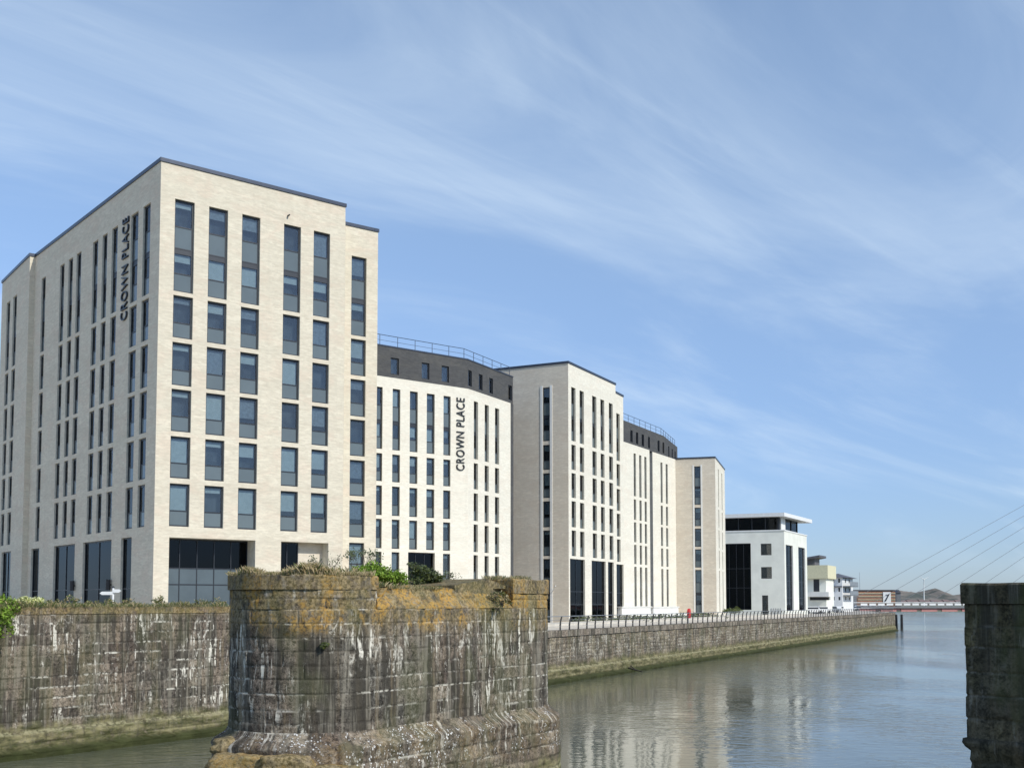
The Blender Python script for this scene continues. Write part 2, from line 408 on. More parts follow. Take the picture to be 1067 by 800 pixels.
foot = [D, A, B, B2, C, C + bk, D + tf.d * 3]
mb.poly([(*B, ZB), (*B2, ZB), (*B2, ZT), (*B, ZT)], 0); mb.poly([(*C, ZB), (*(C + bk), ZB), (*(C + bk), ZT), (*C, ZT)], 0, [(0, 0), (17, 0), (17, 30), (0, 30)])
mb.poly([(*(C + bk), ZB), (*D, ZB), (*D, ZT), (*(C + bk), ZT)], 0)
mb.poly([(*p, ZT) for p in (D, A, B, B2, C, C + bk)], 3)
mb.build('walls', BM, tower)
mb = MB(); coping(mb, [D, A, B], ZT); coping(mb, [B2, C, C + bk], ZT - .004); mb.build('roof_edge', M['coping'], tower)
for f in (tf, tb, tl):
    for h in f.holes:
        if h['kind'] in ('win', 'tall'): window(f, h, tower)
shopfront(tf, o1, tower, 5, .71, [.55, .71])
# porch glazing fills only the left part of the second opening
ph = dict(o2); ph['s1'] = o2['s0'] + (o2['s1'] - o2['s0']) * .47; shopfront(tf, ph, tower, 2, None, [.55])
m_ = MB(); m_.obox(tf.A, tf.d, ph['s1'], o2['s1'], -1.0, -.9, ZB, zo - .005); m_.build('porch_wall', M['brick_tan'], tower)
for h in tl.holes:
    if h['kind'] == 'shop': shopfront(tl, h, tower, 2 if h['s1'] - h['s0'] > 2.5 else 1, None, [.5])
m_ = MB(); q = tf.pt(tf.sx(300, 225), tf.hit(300, 225)[1], 0); m_.tube(tf.pt(tf.sx(300, 225), tf.hit(300, 225)[1], 0), tf.pt(tf.sx(300, 225), tf.hit(300, 225)[1] , .25), .06); m_.box(q[0] + .1, q[0] + .3, q[1] - .4, q[1] - .2, q[2] - .12, q[2] + .05); m_.build('camera_bracket', M['black'], tower)
for x, y in ((78, 610), (115.8, 609)):
    a_, z_ = tl.hit(x, y); m_ = MB(); m_.tube(tl.pt(a_, z_ - .35, .2), tl.pt(a_, z_ + .35, .2), .16, .16, 8); m_.obox(tl.A, tl.d, a_ - .05, a_ + .05, 0, .2, z_ - .05, z_ + .05); m_.build('wall_light', M['black'], tower)

# ---- wing behind the tower at the far left
E0 = D + tl.n * .42; E1 = P(2.5, 295.3, ZT)
wing = thing('apartment_wing', 'narrow brick block with two window columns behind the tower, at the left edge', 'apartment block', (E1.x, E1.y, GROUND), GRP)
we = Facade(E1, E0, ZB, ZT)
for x0, x1, y in ((7, 10.6, 320), (13.8, 17.6, 315)):
    a_, b_ = we.sx(x0, y), we.sx(x1, y)
    for k, (z0, z1) in enumerate(rows): we.hole(a_, b_, z0, z1, 'tall' if k == 0 else 'win', .19)
wh = we.hole(max(.3, we.sx(1, 600)), we.sx(10.5, 600), ZB, rows[-1][0] - .55, 'shop', .25, room=2.0)
mb = MB(); we.wall(mb)
E2 = E0 - tl.n * 14; E3 = E1 - tl.n * 14
mb.poly([(*E0, ZB), (*(E0 - tl.n * .42), ZB), (*(E0 - tl.n * .42), ZT), (*E0, ZT)], 0, [(0, 0), (.42, 0), (.42, 30), (0, 30)])
e2 = E0 - tl.n * .42
mb.poly([(*e2, ZB), (*E2, ZB), (*E2, ZT), (*e2, ZT)], 0)
mb.poly([(*E2, ZB), (*E3, ZB), (*E3, ZT), (*E2, ZT)], 0); mb.poly([(*E3, ZB), (*E1, ZB), (*E1, ZT), (*E3, ZT)], 0)
mb.poly([(*p, ZT) for p in (E1, E0, E2, E3)], 3)
mb.build('walls', BM, wing)
mb = MB(); coping(mb, [E3, E1, E0], ZT + .006); mb.build('roof_edge', M['coping'], wing)
for h in we.holes:
    if h['kind'] != 'shop': window(we, h, wing)
shopfront(we, wh, wing, 2, None, [.5])

# ---- generic curved block: white brick with charcoal top storey
M['slot'] = simple('slot_cladding', (.30, .30, .29), .6)
BW = [M['brick_w'], M['reveal'], M['inside'], M['roof'], M['soffit'], M['inside2'], M['dark_brick'], M['slot']]
BD = [M['dark_brick'], M['frame'], M['inside'], M['roof']]
def roof_rail(root, pts, z, step=2.0, inset=.4):
    mb = MB()
    P3 = []
    for i in range(len(pts) - 1):
        a, b = Vector(pts[i]), Vector(pts[i + 1]); L = (b - a).length; d = (b - a) / L; n = Vector((-d.y, d.x)) * inset
        k = max(1, round(L / step))
        for j in range(k + (i == len(pts) - 2)):
            p = a + d * (L * j / k) + n; P3.append(p)
    for p in P3: mb.tube((*p, z), (*p, z + 1.1), .03, .03, 5)
    for a, b in zip(P3, P3[1:]):
        mb.tube((*a, z + 1.1), (*b, z + 1.1), .03, .03, 5); mb.tube((*a, z + .6), (*b, z + .6), .018, .018, 4)
    return mb.build('roof_railing', M['coping'], root)

ZC = 20.8
curved = thing('curved_apartment_block', 'white lettered brick block with a charcoal top floor, right of the tower', 'apartment block', (-8, 104, GROUND), GRP)
Q0 = P(392, 391, ZC); Q1 = P(488, 405, ZC); Q2 = P(532, 420, ZC)
q01 = Q1 - Q0; q01.normalize(); Qm = Q0 - q01 * 9
qf = Facade(Qm, Q1, ZB, ZC); qg = Facade(Q1, Q2, ZB, ZC)
crow = [(14.15, 19.8), (11.05, 13.8), (8.05, 10.8), (5.05, 7.8), (2.25, 4.8)]
z_a = qf.hit(396, 403)[1]; z_b = qf.hit(396, 536.4)[1]
rws = [(qf.hit(396, a)[1], qf.hit(396, b)[1]) for b, a in ((403, 467.4), (472, 501), (505.6, 536.4), (540.3, 571), (574.5, 604))]
for x0, x1, y, n in ((392.3, 398.8, 404, 5), (409.2, 417.2, 406, 5), (427.2, 435.4, 408, 4), (444.8, 453, 411, 4), (462.2, 469.6, 414, 5)):
    a_, b_ = qf.sx(x0, y), qf.sx(x1, y)
    for k, (z0, z1) in enumerate(rws[:n]): qf.hole(a_, b_, z0, z1, 'tall' if k == 0 else 'win')
sh = qf.hole(qf.sx(425.2, 590), qf.sx(453, 590), ZB, qf.hit(440, 575.5)[1], 'shop', .4, room=2)
for x0, x1, y in ((493.8, 498.2, 420), (505.1, 509.4, 424), (515.8, 520.2, 427)):
    a_, b_ = qg.sx(x0, y), qg.sx(x1, y)
    for k, (z0, z1) in enumerate(rws): qg.hole(a_, b_, z0, z1, 'tall' if k == 0 else 'win', .28)
mb = MB(); qf.wall(mb); qg.wall(mb, uoff=30)
bk1, bk0 = Q2 - qg.n * 13, Qm - qf.n * 14
mb.poly([(*Q2, ZB), (*bk1, ZB), (*bk1, ZC), (*Q2, ZC)], 6, [(0, 0), (13, 0), (13, 23), (0, 23)])
mb.poly([(*bk0, ZB), (*Qm, ZB), (*Qm, ZC), (*bk0, ZC)], 0); mb.poly([(*bk1, ZB), (*bk0, ZB), (*bk0, ZC), (*bk1, ZC)], 0)
mb.poly([(*p, ZC) for p in (Qm, Q1, Q2, bk1, bk0)], 3)
mb.build('walls', BW, curved)
ZP = qf.hit(440, 366.3)[1]
p0, p1, p2 = Qm - qf.n * .12, Q1 - (qf.n + qg.n).normalized() * .12, Q2 - qg.n * .12 + qg.d * .75
pf = Facade(p0, p1, ZC + .003, ZP); pg = Facade(p1, p2, ZC + .003, ZP)
for x0, x1, y in ((407.2, 415.6, 376), (439.5, 447.4, 381), (460.2, 467.8, 385)):
    pf.hole(pf.sx(x0, y), pf.sx(x1, y), ZC + .35, ZP - 1.0, 'single', .2)
for x0, x1, y in ((487.9, 491.6, 390), (499, 502.8, 394), (509.8, 513.6, 398), (529.6, 533.4, 406)):
    pg.hole(pg.sx(x0, y), pg.sx(x1, y), ZC + .35, ZP - 1.0, 'single', .2)
mb = MB(); pf.wall(mb); pg.wall(mb, uoff=20)
k1, k0 = p2 - qg.n * 12, p0 - qf.n * 12
mb.poly([(*p2, ZC), (*k1, ZC), (*k1, ZP), (*p2, ZP)], 0); mb.poly([(*k1, ZC), (*k0, ZC), (*k0, ZP), (*k1, ZP)], 0); mb.poly([(*k0, ZC), (*p0, ZC), (*p0, ZP), (*k0, ZP)], 0)
mb.poly([(*p, ZP) for p in (p0, p1, p2, k1, k0)], 3)
top = mb.build('top_storey', BD, curved)
mb = MB(); mb.obox(Q2, qg.d, .003, .90, -12, -.14, ZB, ZC); mb.build('end_cladding', M['dark_brick'], curved)
for f in (qf, qg):
    for h in f.holes:
        if h['kind'] != 'shop': window(f, h, curved)
shopfront(qf, sh, curved, 3, None, [.5])
for f in (pf, pg):
    for h in f.holes: window(f, h, top, True)
roof_rail(curved, [p0, p1, p2], ZP)
mb = MB(); coping(mb, [p0, p1, p2], ZP - .05, .3, .12, .04); mb.build('roof_edge', M['coping'], curved)

# ---- second tall block
ZR = 26.0
block = thing('brick_block', 'tall sunlit brick block with one tall window strip in its tan flank, mid-row', 'apartment block', (6, 119, GROUND), GRP)
R0 = P(592, 378.3, ZR); R1 = P(523, 385.4, ZR); R2 = P(641.3, 401.2, ZR); R2b = P(641.3, 409.4, ZR); R3 = P(649.3, 413.5, ZR)
rl = Facade(R1 + (R1 - R0).normalized() * 3, R0, ZB, ZR); rf = Facade(R0, R2, ZB, ZR); rb = Facade(R2b, R3, ZB, ZR)
rr = [(rf.hit(597, b)[1], rf.hit(597, a)[1]) for a, b in ((403.6, 459.4), (463.3, 489.2), (492.8, 518.5), (522, 549), (552.4, 579))]
for x0, x1, y in ((595.2, 599.7, 404), (603.9, 608.4, 408), (617, 621.4, 413), (625.6, 629.6, 417), (634.4, 638.4, 421)):
    a_, b_ = rf.sx(x0, y), rf.sx(x1, y)
    for k, (z0, z1) in enumerate(rr): rf.hole(a_, b_, z0, z1, 'tall' if k == 0 else 'win', .28)
a_, b_ = rb.sx(642.1, 425), rb.sx(645.8, 427)
for k, (z0, z1) in enumerate(rr): rb.hole(a_, b_, z0, z1, 'tall' if k == 0 else 'win', .28)
gz = rf.hit(597, 582)[1]
shp = [rf.hole(rf.sx(x0, 600), rf.sx(x1, 600), GROUND - .2, gz, 'shop', .3, room=2) for x0, x1 in ((594, 609.6), (616.6, 631.2), (633.6, 639.6))]
shb = rb.hole(rb.sx(641.8, 600), rb.L - .25, GROUND - .2, gz, 'shop', .3, room=2)
a_, b_ = rl.sx(565.6, 410), rl.sx(573, 410)
for k, (z0, z1) in enumerate(rr): rl.hole(a_, b_, z0, z1, 'tall' if k == 0 else 'win', .12)
rl.hole(a_, b_, GROUND, gz, 'tall', .12)
mb = MB(); rf.wall(mb); rb.wall(mb, uoff=30); rl.wall(mb, 4, uoff=60)
k3 = R3 - rf.n * 15; kl = rl.A - rf.n * 12
mb.poly([(*R2, ZB), (*R2b, ZB), (*R2b, ZR), (*R2, ZR)], 0); mb.poly([(*R3, ZB), (*k3, ZB), (*k3, ZR), (*R3, ZR)], 0)
mb.poly([(*k3, ZB), (*rl.A, ZB), (*rl.A, ZR), (*k3, ZR)], 0); mb.poly([(*p, ZR) for p in (rl.A, R0, R2, R2b, R3, k3)], 3)
mb.build('walls', [M['brick_w'], M['reveal'], M['inside'], M['roof'], M['brick_tan']], block)
mb = MB(); coping(mb, [rl.A, R0, R2], ZR); coping(mb, [R2b, R3, k3], ZR - .004); mb.build('roof_edge', M['coping'], block)
for f in (rf, rb, rl):
    for h in f.holes:
        if h['kind'] != 'shop': window(f, h, block)
for h, n in zip(shp, (2, 2, 1)): shopfront(rf, h, block, n, None, [.5, .3])
shopfront(rb, shb, block, 1, None, [.5])
# white surrounds of the flank window strip
mb = MB()
mb.obox(rl.A, rl.d, a_ - .28, a_ - .003, -.02, .05, GROUND, rr[0][1] + .2); mb.obox(rl.A, rl.d, b_ + .003, b_ + .28, -.02, .05, GROUND, rr[0][1] + .2)
mb.build('window_surround', M['white'], block)
a_, z_ = rl.hit(575, 617)
mb = MB(); mb.tube(rl.pt(a_, z_, 0), rl.pt(a_ + .9, z_ + .7, 1.0), .05); mb.build('wall_bracket', M['whitepaint'], block)

# ---- second curved block (two bays with a dark slot)
Z4 = 21.0
cur2 = thing('slotted_apartment_block', 'white brick block split by a dark vertical slot, under a charcoal top floor', 'apartment block', (18, 150, GROUND), GRP)
S0 = P(649, 459.7, Z4); S1 = P(676.7, 468.9, Z4); S2 = P(679.8, 470.6, Z4); S3 = P(702.3, 478, Z4)
dS = (S1 - S0).normalized()
fa = Facade(S0 - dS * 1.0, S1, ZB, Z4); fb = Facade(S2, S3 + (S3 - S2).normalized() * .6, ZB, Z4)
r4 = [(fa.hit(661, b)[1], fa.hit(661, a)[1]) for a, b in ((472.3, 516.7), (520, 541.3), (543.8, 564.6), (567.3, 587.4))]
r4.append((-.6, r4[-1][0] - .35))
for f, cs in ((fa, ((660.2, 662.2, 472), (666, 668.1, 474), (671.4, 673.5, 476))), (fb, ((688.2, 690.3, 481), (693.6, 695.7, 483)))):
    for x0, x1, y in cs:
        a_, b_ = f.sx(x0, y), f.sx(x1, y); b_ = max(b_, a_ + .8)
        for k, (z0, z1) in enumerate(r4): f.hole(a_, b_, z0, z1, 'tall' if k in (0, 4) else 'win', .26)
mb = MB(); fa.wall(mb); fb.wall(mb, uoff=20)
na, nb_ = fa.n, fb.n
for p in (S1, S2): mb.poly([(*p, ZB), (*(p - na * 1.2), ZB), (*(p - na * 1.2), Z4), (*p, Z4)], 7)
a1, a2 = S1 - na * 1.1, S2 - na * 1.1
mb.poly([(*a1, ZB), (*a2, ZB), (*a2, Z4), (*a1, Z4)], 7)
kb, ka = fb.B - nb_ * 13, fa.A - na * 13
mb.poly([(*fb.B, ZB), (*kb, ZB), (*kb, Z4), (*fb.B, Z4)], 0); mb.poly([(*kb, ZB), (*ka, ZB), (*ka, Z4), (*kb, Z4)], 0); mb.poly([(*ka, ZB), (*fa.A, ZB), (*fa.A, Z4), (*ka, Z4)], 0)
mb.poly([(*p, Z4) for p in (fa.A, S1, a1, a2, S2, fb.B, kb, ka)], 3)
mb.build('walls', BW, cur2)
ZQ = fa.hit(661, 441.5)[1]
t0, t1 = fa.A - na * .1, S2 + (S3 - S2) * .55 - nb_ * .1
t2 = P(705.8, 465.7, ZQ)
ta = Facade(t0, t1, Z4 + .003, ZQ); tb2 = Facade(t1, t2, Z4 + .003, ZQ)
for x0, x1, y in ((656.8, 659.2, 450), (662.7, 665.0, 452), (668.6, 671.0, 454), (675.2, 677.2, 456), (685.2, 687.2, 460), (690.4, 692.2, 462)):
    ta.hole(ta.sx(x0, y), ta.sx(x1, y), Z4 + .35, ZQ - .95, 'single', .2)
for q in (.35, .6, .82): tb2.hole(tb2.L * q - .45, tb2.L * q + .45, Z4 + .35, ZQ - .95, 'single', .2)
mb = MB(); ta.wall(mb); tb2.wall(mb)
c2 = t2 + Vector((-8, 5)); c0 = t0 - na * 11
mb.poly([(*t2, Z4), (*c2, Z4), (*c2, ZQ), (*t2, ZQ)], 0); mb.poly([(*c2, Z4), (*c0, Z4), (*c0, ZQ), (*c2, ZQ)], 0); mb.poly([(*c0, Z4), (*t0, Z4), (*t0, ZQ), (*c0, ZQ)], 0)
mb.poly([(*p, ZQ) for p in (t0, t1, t2, c2, c0)], 3)
top2 = mb.build('top_storey', BD, cur2)
for f in (fa, fb):
    for h in f.holes: window(f, h, cur2, False)
for f in (ta, tb2):
    for h in f.holes: window(f, h, top2, True)
roof_rail(cur2, [t0, t1, t2], ZQ)

# ---- end block
end = thing('end_apartment_block', 'tan brick end block with a single dark window strip, last of the tall row', 'apartment block', (29, 160, GROUND), GRP)
U0 = P(745, 477, Z4); U1 = P(702, 478.6, Z4); U2 = P(755, 489.7, Z4)
ul = Facade(U1, U0, ZB, Z4); ur = Facade(U0, U2, ZB, Z4)
r5 = [(ul.hit(727, b)[1], ul.hit(727, a)[1]) for a, b in ((485.7, 525.7), (528.7, 548), (550.5, 569.5), (572, 591))]
r5.append((-1.5, r5[-1][0] - .35))
a_, b_ = ul.sx(723.4, 500), ul.sx(730, 500)
for k, (z0, z1) in enumerate(r5): ul.hole(a_, b_, z0, z1, 'tall' if k in (0, 4) else 'win', .15)
for q in (.32, .68):
    for k, (z0, z1) in enumerate(r5): ur.hole(ur.L * q - .6, ur.L * q + .6, z0, z1, 'tall' if k in (0, 4) else 'win', .26)
mb = MB(); ul.wall(mb, 4); ur.wall(mb, 0, uoff=20)
k5 = U2 - ur.n * 9
mb.poly([(*U2, ZB), (*k5, ZB), (*k5, Z4), (*U2, Z4)], 0); mb.poly([(*k5, ZB), (*U1, ZB), (*U1, Z4), (*k5, Z4)], 0); mb.poly([(*p, Z4) for p in (U1, U0, U2, k5)], 3)
mb.build('walls', [M['brick_w'], M['reveal'], M['inside'], M['roof'], M['brick_tan']], end)
mb = MB(); coping(mb, [U1, U0, U2, k5], Z4, .35, .22); mb.build('roof_edge', M['coping'], end)
for f in (ul, ur):
    for h in f.holes: window(f, h, end)
mb = MB(); mb.obox(ul.A, ul.d, a_ - .25, a_ - .003, -.02, .05, GROUND, r5[0][1] + .2); mb.obox(ul.A, ul.d, b_ + .003, b_ + .25, -.02, .05, GROUND, r5[0][1] + .2)
mb.build('window_surround', M['white'], end)

# ---- lettering
def letters(fac, px, y0, y1, label):
    cu = bpy.data.curves.new('lettering', 'FONT'); cu.body = 'CROWN PLACE'; cu.size = 1; cu.extrude = .03; cu.offset = -.004; cu.space_character = 1.12
    o = bpy.data.objects.new('lettering', cu); COL.objects.link(o)
    bpy.context.view_layer.update()
    me = bpy.data.meshes.new_from_object(o.evaluated_get(bpy.context.evaluated_depsgraph_get())); bpy.data.objects.remove(o)
    me.name = 'building_sign'
    xs = [v.co.x for v in me.vertices]; ys = [v.co.y for v in me.vertices]
    x0, x1, ya, yb = min(xs), max(xs), min(ys), max(ys)
    sl, zb = fac.hit(px[0], y1); _, zt = fac.hit((px[0] + px[1]) / 2, y0); sr = fac.sx(px[1], y1)
    zb = fac.hit((px[0] + px[1]) / 2, y1)[1]
    kx = (zt - zb) / (x1 - x0); ky = (sr - sl) / (yb - ya)
    base = Vector(fac.pt(sr, zb, .06))
    for v in me.vertices:
        a = (v.co.x - x0) * kx; b = (v.co.y - ya) * ky; c = v.co.z * 2
        v.co = (-fac.d.x * b + fac.n.x * c, -fac.d.y * b + fac.n.y * c, a)
    me.materials.clear(); me.materials.append(M['letters'])
    o = bpy.data.objects.new('building_sign', me); COL.objects.link(o); o.location = base
    return tag(o, label, 'sign', 'vertical lettering on the apartment blocks')
letters(qf, (475.2, 483.6), 414.5, 490, 'dark vertical letters CROWN PLACE on the sunlit white facade')
letters(tl, (126.8, 133.0), 229, 334, 'dark vertical letters CROWN PLACE on the shaded left flank of the tower')

# ------------------------------------------------------------------ office beyond the row
ZO = 12.6
off = thing('office_building', 'low white office block with flat oversailing roof and dark glazed bays, beyond the brick row', 'office building', (46, 190, GROUND))
V0 = P(817, 552.8, ZO); V1 = P(756, 554.2, ZO); V2 = P(840.5, 558.3, ZO)
vd = (V0 - V1).normalized(); V1 = V1 - vd * 5
vl = Facade(V1, V0, ZB, ZO); vr = Facade(V0, V2, ZB, ZO)
big = vl.hole(vl.sx(752, 600), vl.sx(782.6, 600), -1.2, vl.hit(770, 566)[1], 'shop', .35, room=2)
sq = [vl.hole(vl.sx(792.6, 570), vl.sx(803.8, 570), vl.hit(798, b)[1], vl.hit(798, a)[1], 'single', .25) for a, b in ((566.2, 578.2), (590.5, 602.6))]
dr = vl.hole(vl.sx(794, 625), vl.sx(800.4, 625), GROUND, vl.hit(798, 620)[1], 'single', .25)
st = [vr.hole(vr.sx(a, 600), vr.sx(b, 600), -1.4, vr.hit(823, 568)[1], 'shop', .35, room=2) for a, b in ((819.2, 826.6), (832.2, 839.2))]
mb = MB(); vl.wall(mb); vr.wall(mb)
kk = V2 - vr.n * 14; k1 = V1 - vl.n * 22
mb.poly([(*V2, ZB), (*kk, ZB), (*kk, ZO), (*V2, ZO)], 0); mb.poly([(*kk, ZB), (*k1, ZB), (*k1, ZO), (*kk, ZO)], 0); mb.poly([(*k1, ZB), (*V1, ZB), (*V1, ZO), (*k1, ZO)], 0)
mb.poly([(*p, ZO - .4) for p in (V1, V0, V2, kk, k1)], 3)
mb.build('walls', [M['offcream'], M['white'], M['inside'], M['roof']], off)
mb = MB(); coping(mb, [V1, V0, V2], ZO, .5, .2, .1); mb.build('parapet_cap', M['whitepaint'], off)
zr = vl.hit(780, 539)[1]
w0 = V0 - (vl.n + vr.n) * 1.0; w1 = V1 - vl.n * 1.2; w2 = V2 - vr.n * 1.0 - vr.d * 3
wl = Facade(w1, w0, ZO, zr); wr = Facade(w0, w2, ZO, zr)
ph = off
mb = MB()
for f, n in ((wl, 6), (wr, 3)):
    for k in range(n + 1): mb.obox(f.A, f.d, f.L * k / n - .08, f.L * k / n + .08, -.25, .02, ZO, zr)
    mb.obox(f.A, f.d, 0, f.L, -.1, 0, ZO, ZO + .3)
mb.build('mullions', M['frame'], off)
mb = MB()
for f in (wl, wr): mb.obox(f.A, f.d, .1, f.L - .1, -.18, -.12, ZO, zr)
mb.build('penthouse_glazing', M['glassd'], off)
mb = MB()
for f in (wl, wr): mb.obox(f.A, f.d, .5, f.L - .5, -3, -2.2, ZO, zr)
mb.build('penthouse_core', M['inside2'], off)
mb = MB(); mb.obox(wr.A, wr.d, wr.L * .08, wr.L * .30, -.1, .1, ZO, zr); mb.build('white_pier', M['whitepaint'], off)
e0 = V0 + (vl.n + vr.n) * .25 - vr.d * .6; zz = zr + .003
mb = MB(); pl = [V1, e0, V2 + vr.n * .8 + vr.d * 1.2, V2 - vr.n * 13, V1 - vl.n * 20]
mb.poly([(*p, zz) for p in pl][::-1]); mb.poly([(*p, zz + .65) for p in pl])
for a, b in zip(pl, pl[1:] + pl[:1]): mb.poly([(*a, zz), (*b, zz), (*b, zz + .65), (*a, zz + .65)])
mb.build('flat_roof', M['whitepaint'], off)
shopfront(vl, big, off, 4, None, [.33, .62]); window(vl, sq[0], off, True); window(vl, sq[1], off, True); window(vl, dr, off, True)
for h in st: shopfront(vr, h, off, 2, None, [.2, .45, .7])

# ------------------------------------------------------------------ far quay buildings
def frame_at(px, Y, d=(.891, -.454)):
    K = atY(px, 628, Y); K = Vector((K.x, K.y)); d = Vector(d)
    return Facade(K - d * 30, K, ZB, 10)
# cream house with butterfly roof
f = frame_at(863, 228); S = lambda px: f.sx(px, 620); Z = lambda y: f.hit(855, y)[1]
b7 = thing('cream_house', 'cream waterside building with a dark winged roof hut on top, just past the office', 'building', (f.A.x, f.A.y, GROUND))
mb = MB(); mb.obox(f.A, f.d, S(838), f.L, -9, 0, Z(602.4), Z(588.6)); mb.build('upper_box', M['cream'], b7)
mb = MB(); mb.obox(f.A, f.d, S(838), S(860), -9, -.9, ZB, Z(602.4) - .01); mb.build('recessed_wall', M['offcream'], b7)
for a, b in ((847, 853),): 
    mb = MB(); mb.obox(f.A, f.d, S(a), S(b), -1, -.86, Z(616), Z(603.2)); mb.build('window', M['frame'], b7)
mb = MB(); mb.obox(f.A, f.d, S(838), S(864), -5, .5, Z(621.5), Z(616.4)); mb.build('balcony', M['white'], b7)
mb = MB(); mb.obox(f.A, f.d, S(843), S(863), -.88, -.8, Z(625), Z(621.8)); mb.build('dark_opening', M['black'], b7)
mb = MB(); mb.obox(f.A, f.d, S(838), S(847.3), -7, -2, Z(588.5), Z(580)); mb.build('roof_hut', M['slate'], b7)
mb = MB(); a = [f.pt(S(836), Z(580.5), -1), f.pt(S(853.5), Z(577.8), -1), f.pt(S(853.5), Z(577.8), -8), f.pt(S(836), Z(580.5), -8)]
b = [(x, y, z - .45) for x, y, z in a]; mb.poly(a); mb.poly(b[::-1])
for i in range(4): mb.poly([b[i], b[(i + 1) % 4], a[(i + 1) % 4], a[i]])
mb.build('wing_roof', M['slate'], b7)
# white three-storey house
f = frame_at(878, 262); K = f.B; g = Facade(K, K + Vector((.454, .891)) * 14, ZB, 10); S = lambda px: f.sx(px, 620); Z = lambda y: f.hit(873, y)[1]
b8 = thing('white_house', 'white three-storey house with small dark windows under a slate roof', 'house', (f.A.x, f.A.y, GROUND))
fw = Facade(f.A + f.d * S(858), K, ZB, Z(601.5)); gw = Facade(K, g.B, ZB, Z(601.5))
for y0, y1 in ((602.6, 606.8), (612, 616.2), (621.5, 625)):
    for a, b in ((862.6, 864), (867.6, 869.6), (873.6, 875.6)): fw.hole(fw.sx(a, 620), fw.sx(b, 620), Z(y1), Z(y0), 'single', .2)
    for q in (.25, .6): gw.hole(gw.L * q, gw.L * q + 1.4, Z(y1), Z(y0), 'single', .2)
mb = MB(); fw.wall(mb); gw.wall(mb); k2 = gw.B - gw.n * 10; k1 = fw.A - fw.n * 10
zz = Z(601.5)
for a, b in ((gw.B, k2), (k2, k1), (k1, fw.A)): mb.poly([(*a, ZB), (*b, ZB), (*b, zz), (*a, zz)])
mb.build('walls', [M['whitepaint'], M['white'], M['inside']], b8)
for f_ in (fw, gw):
    for h in f_.holes: window(f_, h, b8, True)
mb = MB(); pl = [fw.A - fw.d + fw.n, K + (fw.n + gw.n) * .8, gw.B + gw.n + gw.d, k2, k1]; ap = (fw.A + gw.B) / 2; ap = (*ap, Z(596.5))
for a, b in zip(pl, pl[1:] + pl[:1]): mb.poly([(*a, zz), (*b, zz), ap])
mb.build('roof', M['slate'], b8)
for y in (610.5, 620):
    mb = MB(); mb.obox(gw.A, gw.d, .5, 11, 0, 1.8, Z(y) - .1, Z(y) + .1); mb.obox(gw.A, gw.d, .5, 11, 1.7, 1.8, Z(y), Z(y) + 1.1); mb.build('balcony', M['steel'], b8)
mb = MB(); mb.obox(fw.A, fw.d, 0, fw.L, 0, .4, Z(611) - .1, Z(611) + .15); mb.build('string_course', M['slate'], b8)
# striped brown shed
f = frame_at(933, 330, (.995, -.1)); S = lambda px: f.sx(px, 620); Z = lambda y: f.hit(905, y)[1]
b9 = thing('clad_hall', 'long low brown hall with pale stripes and a white panel beyond the quay', 'building', (f.A.x, f.A.y, GROUND))
mb = MB(); mb.obox(f.A, f.d, S(885.5), f.L, -14, 0, ZB, Z(615)); mb.build('hall', M['clad'], b9)
mb = MB(); mb.obox(f.A, f.d, S(885.4), S(892.5), -14, .05, ZB, Z(614.6)); mb.build('grey_end', M['grey'], b9)
for k, y in enumerate((618, 621.2, 624.6, 627.6)):
    mb = MB(); mb.obox(f.A, f.d, S(894), S(932.9), 0, .1, Z(y + .25), Z(y - .3)); mb.build('pale_stripe', M['cream'], b9)
    mb = MB(); mb.obox(f.A, f.d, S(894), S(932.9), 0, .07, Z(y - .6), Z(y - 1.5)); mb.build('orange_stripe', M['clad2'], b9)
mb = MB(); mb.obox(f.A, f.d, S(920), S(928), 0, .3, Z(628), Z(616.6)); pn = mb.build('white_panel', M['whitepaint'], b9)
mb = MB(); a = f.pt(S(922), Z(626), .4); b = f.pt(S(926.3), Z(618.5), .4); mb.tube(a, b, .2, .12, 5); mb.tube(f.pt(S(925.6), Z(620.2), .4), f.pt(S(922.8), Z(619.2), .4), .14, .08, 5); mb.build('panel_mark', M['frame'], pn)
mb = MB(); mb.obox(f.A, f.d, S(885), f.L + .3, -14, .3, Z(615), Z(614.2)); mb.build('roof', M['slate'], b9)
mb = MB(); q = f.pt(S(899), Z(615), -4); mb.tube(q, (q[0], q[1], Z(595.5)), .08, .04, 5); mb.build('mast', M['steel'], b9)
f = frame_at(940, 345, (.995, -.1)); S = lambda px: f.sx(px, 620); Z = lambda y: f.hit(936, y)[1]
b10 = thing('dark_gabled_house', 'small dark waterside house beside the white panelled end of the brown hall', 'house', (f.A.x, f.A.y, GROUND))
mb = MB(); mb.obox(f.A, f.d, S(934), S(938.6), -8, 0, ZB, Z(617.5)); mb.build('walls', M['grey'], b10)
mb = MB(); s0, s1 = S(933.6), S(939); zz, zt = Z(617.5), Z(614.2)
mb.poly([f.pt(s0, zz, .3), f.pt(s1, zz, .3), f.pt((s0 + s1) / 2, zt, .3)]); mb.poly([f.pt(s0, zz, .3), f.pt((s0 + s1) / 2, zt, .3), f.pt((s0 + s1) / 2, zt, -8), f.pt(s0, zz, -8)])
mb.poly([f.pt((s0 + s1) / 2, zt, .3), f.pt(s1, zz, .3), f.pt(s1, zz, -8), f.pt((s0 + s1) / 2, zt, -8)]); mb.build('roof', M['slate'], b10)

